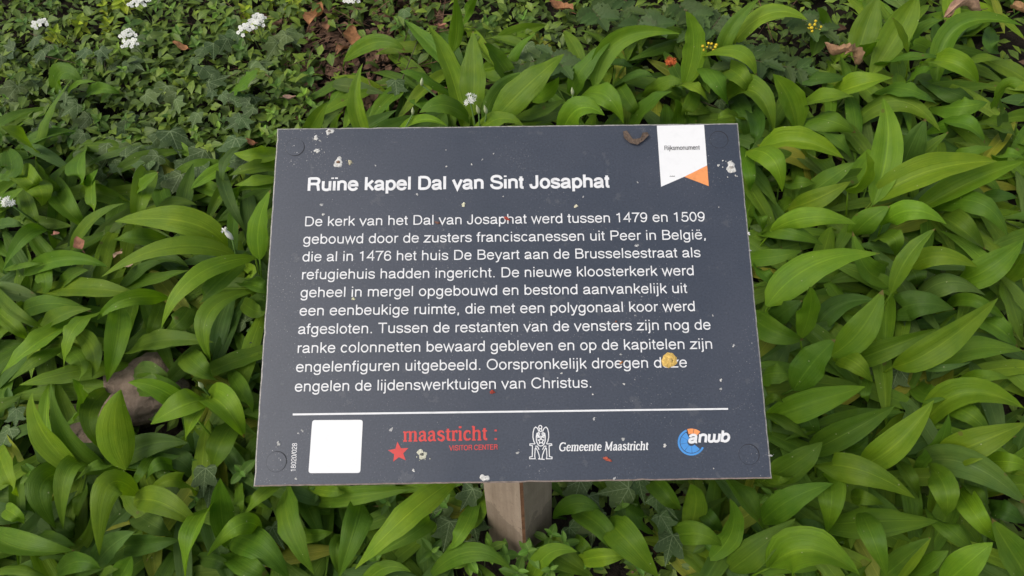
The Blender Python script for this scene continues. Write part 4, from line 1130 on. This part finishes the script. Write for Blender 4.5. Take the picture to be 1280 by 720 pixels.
def ivy_mesh(seed):
    r = random.Random(seed); half = [(0, 1.0), (.09, .74), (.15, .58), (.36, .64), (.50, .60), (.44, .44), (.37, .30), (.41, .12), (.42, -.04), (.27, -.14), (.12, -.12), (0, -.02)]
    half = [(x * r.uniform(.9, 1.1), y + (r.uniform(-.03, .03) if 0 < i < 11 else 0)) for i, (x, y) in enumerate(half)]
    o = half + [(-x * r.uniform(.92, 1.06), y) for x, y in half[-2:0:-1]]
    def z(x, y): return -.16 * (x * x * 2 + (y - .3) ** 2 * .9) + .05 * math.sin(7 * x + seed) * math.cos(6 * y) + abs(x) * .12
    mb = MB(); n = len(o); c = (0, .28); vs = [Vector((c[0], c[1], z(*c)))]; uv = [(.5, .2 + c[1] * .0 + .28)]
    for f_ in (.5, 1.0):
        for x, y in o:
            X, Y = c[0] + (x - c[0]) * f_, c[1] + (y - c[1]) * f_; vs.append(Vector((X, Y, z(X, Y)))); uv.append((.5 + X, .2 + Y))
    fs = [(0, 1 + i, 1 + (i + 1) % n) for i in range(n)] + [(1 + i, 1 + n + i, 1 + n + (i + 1) % n, 1 + (i + 1) % n) for i in range(n)]
    mb.add(vs, [f[::-1] for f in fs], uv); return mb.mesh('ivy_leaf', [MI])
OV = [ovate_mesh('leaf', a) for a in (.42, .5, .58)]; SPM = spiny_mesh(); IV = [ivy_mesh(i) for i in range(4)]
rs = random.Random(77)
def place_leaf(parent, me, loc, ydir, up, size, col, name='leaf'):
    """loc in world; ydir: stalk-to-tip; copies share the leaf's mesh"""
    y = ydir.normalized(); z = (up - y * up.dot(y)).normalized(); x = y.cross(z)
    o = bpy.data.objects.new(name, me); C.objects.link(o); o.parent = parent
    rel = loc - parent.location
    o.matrix_local = Matrix(((x.x * size, y.x * size, z.x * size, rel.x), (x.y * size, y.y * size, z.y * size, rel.y), (x.z * size, y.z * size, z.z * size, rel.z), (0, 0, 0, 1)))
    o.color = (*col, 1); return o
def jcol(c, v=.2): k = rs.uniform(1 - v, 1 + v); return (c[0] * k * rs.uniform(.9, 1.1), c[1] * k, c[2] * k)
def sprig(px, py, h, label, n=4, size=.03, col=(.075, .165, .035), group=None, name='periwinkle_sprig', cat='periwinkle', lean=None, gap=.018, me=None):
    top = gpt(px, py, h); base = Vector((top.x + rs.uniform(-.03, .03), top.y + rs.uniform(0, .03), 0)); base.z = gz(base.x, base.y) - .004
    o = empty(name, base); tag(o, label, cat, group); mb = MB(); midp = base.lerp(top, .5) + Vector((rs.uniform(-.01, .01), rs.uniform(-.01, .01), 0)); mb.tube([base, midp, top], [.0016, .0013, .0009], 5)
    link('stem', mb.mesh('stem', [MS], origin=base), o, None, (.08, .13, .03, 1))
    ax = (CAM - top).normalized() * .5 + UPG * .8 + Vector((rs.uniform(-.3, .3), rs.uniform(-.3, .3), 0)); ax.normalize(); u = ax.orthogonal().normalized(); v = ax.cross(u); a0 = rs.uniform(0, 3.14)
    for i in range(n):
        c = top - ax * gap * i
        for sgn in (0, math.pi):
            a = a0 + i * 1.57 + sgn + rs.uniform(-.25, .25); d = (u * math.cos(a) + v * math.sin(a)); yd = (d + ax * (rs.uniform(.5, .9) if i == 0 else rs.uniform(.0, .35))).normalized()
            place_leaf(o, me or rs.choice(OV), c, yd, ax, size * (.62 if i == 0 else rs.uniform(.85, 1.15)), jcol(col if i else tuple(q * 1.3 for q in col)))
    return o
# periwinkle sprigs with a place of their own
SPR = [(483, 628, 'small periwinkle sprig below the red star', 3, .030), (551, 630, 'upright periwinkle sprig close to the post beneath the red lettering', 3, .036), (540, 690, 'leafy periwinkle sprig at the picture foot below the red lettering', 4, .034),
       (587, 700, 'bright yellow-green periwinkle tuft at the foot of the post', 4, .030), (660, 689, 'glossy periwinkle sprig crossing the front corner of the post foot', 4, .036), (705, 678, 'periwinkle sprig beside the post foot beneath the city arms', 3, .036),
       (632, 693, 'periwinkle sprig against the lit face of the post foot', 4, .034), (612, 684, 'bright periwinkle sprig at the outer corner of the post foot', 3, .032), (690, 668, 'periwinkle sprig pressed to the shaded face of the post', 4, .034), (648, 714, 'periwinkle tuft at the picture foot straight below the post', 4, .036), (735, 700, 'periwinkle tuft at the picture foot below the city arms', 4, .034),
       (777, 634, 'periwinkle sprig under the municipality lettering beside ivy', 3, .034), (688, 712, 'low periwinkle sprig in front of the post foot at the picture foot', 3, .03), (797, 700, 'periwinkle sprig low between garlic below the municipality lettering', 3, .03),
       (300, 590, 'periwinkle sprig touching the board corner by the serial number', 3, .033), (243, 623, 'tiny periwinkle sprig a leaf out from the serial number corner', 3, .02), (36, 590, 'pale periwinkle sprig at the picture edge below the stones', 4, .034),
       (10, 500, 'periwinkle sprig at the picture edge beside the lower stone', 3, .03), (880, 675, 'grey-green periwinkle sprig low under the blue wheel', 4, .034), (1040, 518, 'small periwinkle sprig out from the divider line end on the ribbon side', 3, .026),
       (975, 545, 'periwinkle sprig touching the board near the wheel side screw cap', 3, .03), (968, 618, 'pale periwinkle sprig at the board corner beyond the blue wheel', 4, .028), (318, 408, 'periwinkle sprig touching the board beside the sixth text line', 3, .026),
       (312, 470, 'periwinkle sprig near the board beside the tenth text line', 3, .028), (395, 612, 'little periwinkle sprig under the white label at the board foot', 3, .024), (470, 560 + 140, 'low periwinkle sprig below the white label at the picture foot', 3, .028),
       (497, 28, 'light green sprig behind the board far above the word kapel', 4, .034), (608, 27, 'fresh green sprig behind the board far above the word Sint', 4, .036), (655, 20, 'leafy sprig at the picture top above the name Josaphat', 4, .036), (380, 118, 'bright sprig just behind the board corner with the droppings', 4, .036),
       (330, 165, 'sprig of bright leaves tucked beside the board top corner above the droppings', 4, .034)]
for x, y, lab, n, s in SPR: sprig(x, y, .165 if 560 < x < 720 and y > 640 else .12 if y > 560 else .08, lab, n, s, (.105, .205, .018) if 'bright' in lab or 'pale' in lab or 'yellow' in lab else (.072, .148, .018), 'periwinkle sprigs')
GSM = 'small leafy sprigs in the tangle behind the board corner'
cells = []
for gy in range(6, 178, 27):
    for gx in range(6, 400, 30):
        x, y = gx + rs.uniform(-10, 10), gy + rs.uniform(-9, 9)
        if rs.random() < .2 or (x > 365 and y < 60): continue
        yel = (60 < x < 160 and y < 45) or (300 < x < 380 and y < 50)
        sprig(x, y, rs.uniform(.05, .10), 'yellow-green sprig of the low shrub at the picture top near white flower heads' if yel else 'small leafy green sprig in the ivy tangle off the board corner with droppings',
              rs.randint(4, 6) if yel else rs.randint(3, 5), rs.uniform(.03, .04) if yel else rs.uniform(.022, .036), (.20, .27, .012) if yel else rs.choice([(.075, .15, .018), (.10, .18, .018), (.058, .12, .018)]), 'yellow-green shrub sprigs' if yel else GSM, 'leafy_sprig', 'sprig', gap=.014)
# ivy
def ivy(pts, label, col=(.050, .086, .020), size=.05, h=.08, group=None):
    P = [gpt(x, y, h + rs.uniform(-.012, .014)) for x, y in pts]; base = P[0].copy(); base.z = gz(base.x, base.y)
    o = empty('ivy_sprig', base); tag(o, label, 'ivy', group or 'ivy sprigs'); mb = MB(); pts3 = [base] + [p - UPG * .02 for p in P]
    mb.tube(pts3, .0015, 5); link('stem', mb.mesh('stem', [MS], origin=base), o, None, (.09, .08, .04, 1))
    for p in P:
        up = (UPG * .8 + (CAM - p).normalized() * .5 + Vector((rs.uniform(-.6, .6), rs.uniform(-.6, .6), 0))).normalized(); a = rs.uniform(-2.6, -.5) if rs.random() < .75 else rs.uniform(0, 6.28)
        yd = Vector((math.cos(a), math.sin(a), math.sin(a) * SLOPE - .1)); place_leaf(o, rs.choice(IV), p - yd * size * .3, yd, up, size * rs.uniform(.8, 1.2), jcol(col), 'ivy_leaf')
IVL = [([(585, 622), (592, 655), (583, 690)], 'pale-veined ivy sprig beside the post on its red lettering side', .062), ([(632, 608), (616, 606)], 'ivy leaves hanging over the post just under the board foot', .055), ([(722, 612), (738, 632), (741, 655), (720, 668)], 'ivy sprig of several pale-veined leaves by the post under the city arms', .060),
       ([(775, 612), (800, 606)], 'ivy pair under the board foot below the municipality lettering', .060), ([(828, 628), (832, 655), (838, 680)], 'ivy sprig trailing down below the end of the municipality lettering', .058), ([(560, 662), (550, 645)], 'small ivy sprig low below the red lettering', .05),
       ([(300, 398), (322, 425), (312, 446)], 'veined ivy sprig beside the board near the seventh text line', .062), ([(256, 595), (262, 612)], 'dark ivy leaf standing among garlic out from the serial number', .05), ([(1120, 470), (1095, 462)], 'dark ivy leaf in a garlic gap two leaves out from the ninth text line', .06),
       ([(345, 668), (330, 690)], 'dark ivy low under the serial number corner between garlic', .055), ([(20, 520), (8, 545)], 'ivy leaf at the picture edge under the lower stone', .05), ([(505, 18), (522, 42), (495, 108)], 'ivy sprig in the brown litter far above the word kapel', .058), ([(660, 62), (690, 45)], 'grey-green ivy sprig far above the name Josaphat', .055), ([(905, 250 - 120), (870, 118)], 'ivy half hidden above the ribbon cap', .05)]
for p, lab, s in IVL: ivy(p, lab, size=s, h=.11 if p[0][1] > 560 else .08)
for i, (x, y) in enumerate([(240, 80), (265, 95), (285, 118), (200, 120), (225, 135), (300, 150), (165, 155), (100, 165), (130, 190), (175, 205), (240, 210), (205, 230), (140, 205), (275, 60), (320, 90), (60, 60), (35, 110), (90, 130), (345, 60), (160, 90), (15, 70), (50, 155), (215, 185), (290, 190), (310, 130), (120, 75), (180, 55)]):
    ivy([(x + rs.uniform(-8, 8), y + rs.uniform(-6, 6)) for _ in range(1)] + [(x + rs.uniform(-22, 22), y + rs.uniform(-16, 16)) for _ in range(2)], 'dark ivy sprig in the tangle off the board corner with droppings', size=rs.choice([.045, .055, .065, .09]), h=rs.uniform(.06, .1), group='ivy in the tangle', col=rs.choice([(.042, .076, .018), (.054, .092, .020), (.070, .108, .025)]))
# white flower heads in the tangle
def florets(o, c, r, n, rng, me_name='flower_head'):
    mb = MB()
    for i in range(n):
        a = rng.uniform(0, 6.28); d = r * math.sqrt(rng.random()); a = i * 2.39996; d = r * math.sqrt((i + .5) / n); p = c + Vector((math.cos(a) * d, math.sin(a) * d * .9, 0)) + Vector((rng.uniform(-.1, .1) * r, rng.uniform(-.1, .1) * r, rng.uniform(-.25, .25) * r + .9 * (r - d * d / r) * .6)); ax = (UPG + (CAM - p).normalized() * .6 + Vector((rng.uniform(-.4, .4), rng.uniform(-.4, .4), 0))).normalized()
        u = ax.orthogonal().normalized(); v = ax.cross(u); R0 = .0066
        for k in range(5):
            t = 6.283 * k / 5; dd = u * math.cos(t) + v * math.sin(t); e = ax.cross(dd)
            mb.add([p, p + dd * R0 * .6 + e * R0 * .50 + ax * .0012, p + dd * R0 + ax * .0002, p + dd * R0 * .6 - e * R0 * .50 + ax * .0012], [(0, 1, 2, 3)])
        mb.cur = 1; mb.blob(p + ax * .001, .0014, 5, 3, (1, 1, .7), 0, rng); mb.cur = 0
    return link(me_name, mb.mesh(me_name, [M_pet, M_bud], origin=o.location), o)
for parts_, lab in (([(50.5, 31, .016)], 'white flower head nearest the picture corner among small leaves'), ([(160, 44, .014), (163, 56, .015)], 'white flower head below the one cut by the picture top'), ([(171, 6, .015), (180, 3, .013)], 'white flower head cut by the picture top beside yellow-green leaves'),
                    ([(308, 38, .017), (320, 30, .015), (324, 24, .012)], 'largest white flower head, two joined clusters, above the droppings corner'), ([(440, 2, .014)], 'white flower head at the picture top above a brown dead leaf')):
    c0 = gpt(parts_[0][0], parts_[0][1], .13); base = Vector((c0.x + .02, c0.y + .03, gz(c0.x, c0.y + .03))); o = empty('white_flower', base); tag(o, lab, 'flower', 'white flower heads'); rng = random.Random(int(parts_[0][0])); mb = MB()
    for x, y, r in parts_:
        c = gpt(x, y, .13); mb.tube([base, base.lerp(c, .6) + Vector((.005, -.004, .012)), c], [.0016, .0014, .001], 5); florets(o, c, r * 1.6, int(r * 1050), rng)
    link('stem', mb.mesh('stem', [MS], origin=base), o, None, (.10, .15, .04, 1))
# dark spiny-leaved shrublets, two with yellow flowers
M_yel = mat_simple('yellow_petal', (.70, .52, .03), .5, .3, .15, 80, .1, .002, .2)
for x, y, lab, fl in ((915, 68, 'dark spiny-leaved shrublet with yellow buds beyond the ribbon cap', (885, 60)), (955, 78, 'dark spiny-leaved shrublet beside the curled brown leaf', None), (1000, 22, 'spiny-leaved sprig at the picture top with tiny yellow flowers', (1021, 34)), (800, 20, 'spiny-leaved sprig at the picture top above the dry scrap', None), (850, 8, 'spiny-leaved sprig at the picture top above the ribbon', None), (740, 12, 'spiny-leaved sprig at the picture top beside the brown dead leaf', None), (690, 70, 'single spiny-leaved sprig behind the board above the name Josaphat', None), (900, 22, 'spiny-leaved sprig at the picture top behind the yellow buds', None)):
    top = gpt(x, y, .13); base = Vector((top.x, top.y + .05, gz(top.x, top.y + .05))); o = empty('spiny_shrublet', base); tag(o, lab, 'shrub', 'spiny-leaved shrublets'); mb = MB()
    nst = 2
    for s in range(nst):
        a = rs.uniform(-2.9, -.3); d = Vector((math.cos(a), math.sin(a) * .8, rs.uniform(-.15, .1))); e = top + d * .10; mb.tube([base, top, e], [.003, .0024, .0012], 5)
        for i in range(4):
            q = top.lerp(e, i / 3.2)
            for sg in (-1, 1):
                yd = (d * .5 + d.cross(UPG).normalized() * sg * .9 + UPG * .1); place_leaf(o, SPM, q, yd, (UPG + (CAM - q).normalized() * .4).normalized(), rs.uniform(.05, .068), jcol((.044, .082, .018)))
        place_leaf(o, SPM, e, d, UPG, .065, jcol((.048, .088, .018)))
    link('stem', mb.mesh('stem', [MS], origin=base), o, None, (.10, .08, .04, 1))
    if fl:
        mb = MB(); c = gpt(*fl, .17); rng = random.Random(x); mb.cur = 1; mb.tube([base, top, c], [.002, .0016, .0012], 5)
        for i in range(11):
            p = c + Vector((rng.uniform(-.02, .02), rng.uniform(-.02, .015), rng.uniform(-.015, .02))); mb.cur = 1; mb.tube([c, p], [.0006, .0006], 4); mb.cur = 0; mb.blob(p, .0042, 7, 5, (1, 1, .9), .2, rng)
        link('flower_cluster', mb.mesh('flower_cluster', [M_yel, MS], origin=base), o, None, (.12, .16, .04, 1))
# ------------------------------------------------------------------ stones
M_stone = mat_simple('stone', (.185, .138, .105), .9, .2, .45, 26, 1.0, .012, detail=12)
def stone(px, py, rx, ry, hz, label, seed, rot=0):
    c = gpt(px, py, .01); mb = MB(); n, m = 56, 32; vs = []; o_ = Vector((seed * 3.1, 0, 0))
    for i in range(m + 1):
        th = math.pi * i / m
        for k in range(n):
            ph = 6.2832 * k / n; d = Vector((math.sin(th) * math.cos(ph), math.sin(th) * math.sin(ph), math.cos(th))); f_ = 1 + .20 * noise.noise(d * 1.3 + o_) + .11 * noise.noise(d * 3.5 + o_) + .05 * noise.noise(d * 9 + o_) + .025 * noise.noise(d * 24 + o_)
            sq = lambda v, e: math.copysign(abs(v) ** e, v); x, y = sq(d.x, .8) * rx * f_, sq(d.y, .8) * ry * f_
            vs.append(Vector((x * math.cos(rot) - y * math.sin(rot), x * math.sin(rot) + y * math.cos(rot), sq(d.z, .75) * hz * f_)))
    mb.add(vs, [(i * n + k, (i + 1) * n + k, (i + 1) * n + (k + 1) % n, i * n + (k + 1) % n) for i in range(m) for k in range(n)])
    o = link('stone', mb.mesh('stone', [M_stone])); o.location = c; o.rotation_euler = (R_(16), 0, 0); tag(o, label, 'stone')
stone(190, 488, .10, .085, .065, 'upper brownish stone half covered by garlic leaves beside the text lines', 1, .3)
stone(122, 542, .075, .08, .055, 'lower dull brown stone in shade below the other one, under a broad leaf', 2, 1.1)
# ------------------------------------------------------------------ dead leaves lying on the plants
def dead_leaf(px, py, size, h, col, label, seed, curl=1.0, aspect=.6, rot=None, name='dead_leaf', cat='dead leaf'):
    rng = random.Random(seed); c = gpt(px, py, h); mb = MB(); n, K = 10, [-1, -.66, -.33, 0, .33, .66, 1]; vs = []; uv = []; ph = rng.uniform(0, 6)
    for i in range(n + 1):
        s = i / n; wv = aspect * .5 * max(.04, math.sin(math.pi * s ** .8) ** .7) * rng.uniform(.85, 1.12)
        for k in K:
            a = k * curl * 1.1; vs.append(Vector((math.sin(a) * wv / max(.5, curl) + .04 * math.sin(5 * s + ph), s - .5, (1 - math.cos(a)) * wv * 1.2 + .12 * math.sin(6 * s + ph) * curl + rng.uniform(-.025, .025)))); uv.append((.5 + .5 * k, s))
    mb.add([v * size for v in vs], [(i * 7 + k, i * 7 + k + 1, (i + 1) * 7 + k + 1, (i + 1) * 7 + k) for i in range(n) for k in range(6)], uv)
    mb.tube([Vector((0, -.48 * size, 0)), Vector((.05 * size, -.75 * size, .02 * size))], [.0014, .001], 4)
    o = link(name, mb.mesh(name, [MDRY]), None, None, (*col, 1)); o.location = c; o.rotation_euler = (R_(16) + rng.uniform(-.3, .3), rng.uniform(-.3, .3), rng.uniform(0, 6.28) if rot is None else rot); tag(o, label, cat, 'dead leaves'); return o
BR = (.22, .11, .05)
for a in ((440, 45, .085, .05, (.24, .12, .05), 'big orange-brown dead leaf in the litter above the word kapel', 1, .7), (430, 62, .06, .03, (.19, .10, .05), 'smaller brown dead leaf just below the big orange-brown one', 2, .9), (700, 8, .085, .10, (.26, .13, .06), 'brown dead leaf at the picture top above the name Josaphat', 3, .8),
          (1045, 64, .075, .16, (.30, .19, .11), 'curled pale brown leaf beside the spiny shrublet, nearer one', 4, 1.3), (1066, 72, .072, .16, (.34, .22, .13), 'curled pale brown leaf with folded tip beside the spiny shrublet, outer one', 5, 1.4), (1203, 14, .10, .19, (.36, .24, .17), 'pale crumpled dead leaf at the picture top on the ribbon side', 6, 1.3), (1187, 18, .05, .16, (.28, .18, .12), 'thin dry shred beside the pale crumpled leaf', 7, 1.2),
          (100, 305, .05, .16, (.26, .13, .08), 'reddish brown dead leaf on garlic above the stones', 8, .9), (158, 332, .035, .15, (.42, .32, .22), 'pale buff dry leaf bit on garlic above the upper stone', 9, .7), (147, 318, .028, .15, (.38, .27, .18), 'thin buff dry sliver above the pale bit', 10, .8), (225, 57, .045, .09, (.40, .20, .09), 'small orange dead leaf in the tangle between white flowers', 11, .6), (312, 177, .032, .08, (.32, .15, .07), 'small orange dead leaf near the board corner with droppings', 12, .6),
          (362, 122, .045, .08, (.36, .24, .18), 'pinkish dry leaf behind the board corner with droppings', 13, .8), (395, 18, .10, .07, (.28, .14, .06), 'long orange-brown frond of dead leaf at the picture top', 14, .9), (410, 30, .06, .05, (.24, .13, .07), 'brown dead leaf beside the long dead frond', 15, .9), (552, 32, .03, .12, (.3, .15, .1), 'tiny brown curled leaf on a sprig above the word Dal', 16, 1), (487, 65, .05, .03, (.25, .14, .09), 'dull brown leaf lying in the litter above the word Dal', 17, .7), (452, 100, .06, .02, (.22, .14, .10), 'grey-brown leaf low in the litter above the word kapel', 18, .7), (470, 118, .05, .02, (.24, .15, .1), 'buff leaf at the lower edge of the litter patch', 19, .8), (620, 70, .06, .03, (.2, .12, .09), 'brown leaf in shade between garlic above the word Sint', 20, .7), (1278, 12, .06, .15, (.32, .2, .1), 'brown stalk-like dead leaf at the picture top corner', 21, 1.5), (70, 302 - 10, .02, .17, (.28, .14, .1), 'tiny brown scrap on garlic beside the reddish leaf', 22, .9)):
    dead_leaf(a[0], a[1], a[2], a[3], a[4], a[5], a[6], a[7])
# orange fluffy seed ball
c = gpt(838.5, 77, .15); mb = MB(); rng = random.Random(9); mb.blob(Vector((0, 0, 0)), .012, 10, 7, (1, 1, .85), .3, rng)
for _ in range(120):
    d = Vector((rng.gauss(0, 1), rng.gauss(0, 1), rng.gauss(0, 1))).normalized(); e = d.orthogonal().normalized(); mb.add([d * .009 + e * .0016, d * .009 - e * .0016, d * rng.uniform(.015, .019)], [(0, 1, 2)])
o = link('seed_ball', mb.mesh('seed_ball', [MDRY]), None, None, (.52, .13, .04, 1)); o.location = c; tag(o, 'orange-red fluffy seed ball on a leaf above the ribbon', 'seed ball')
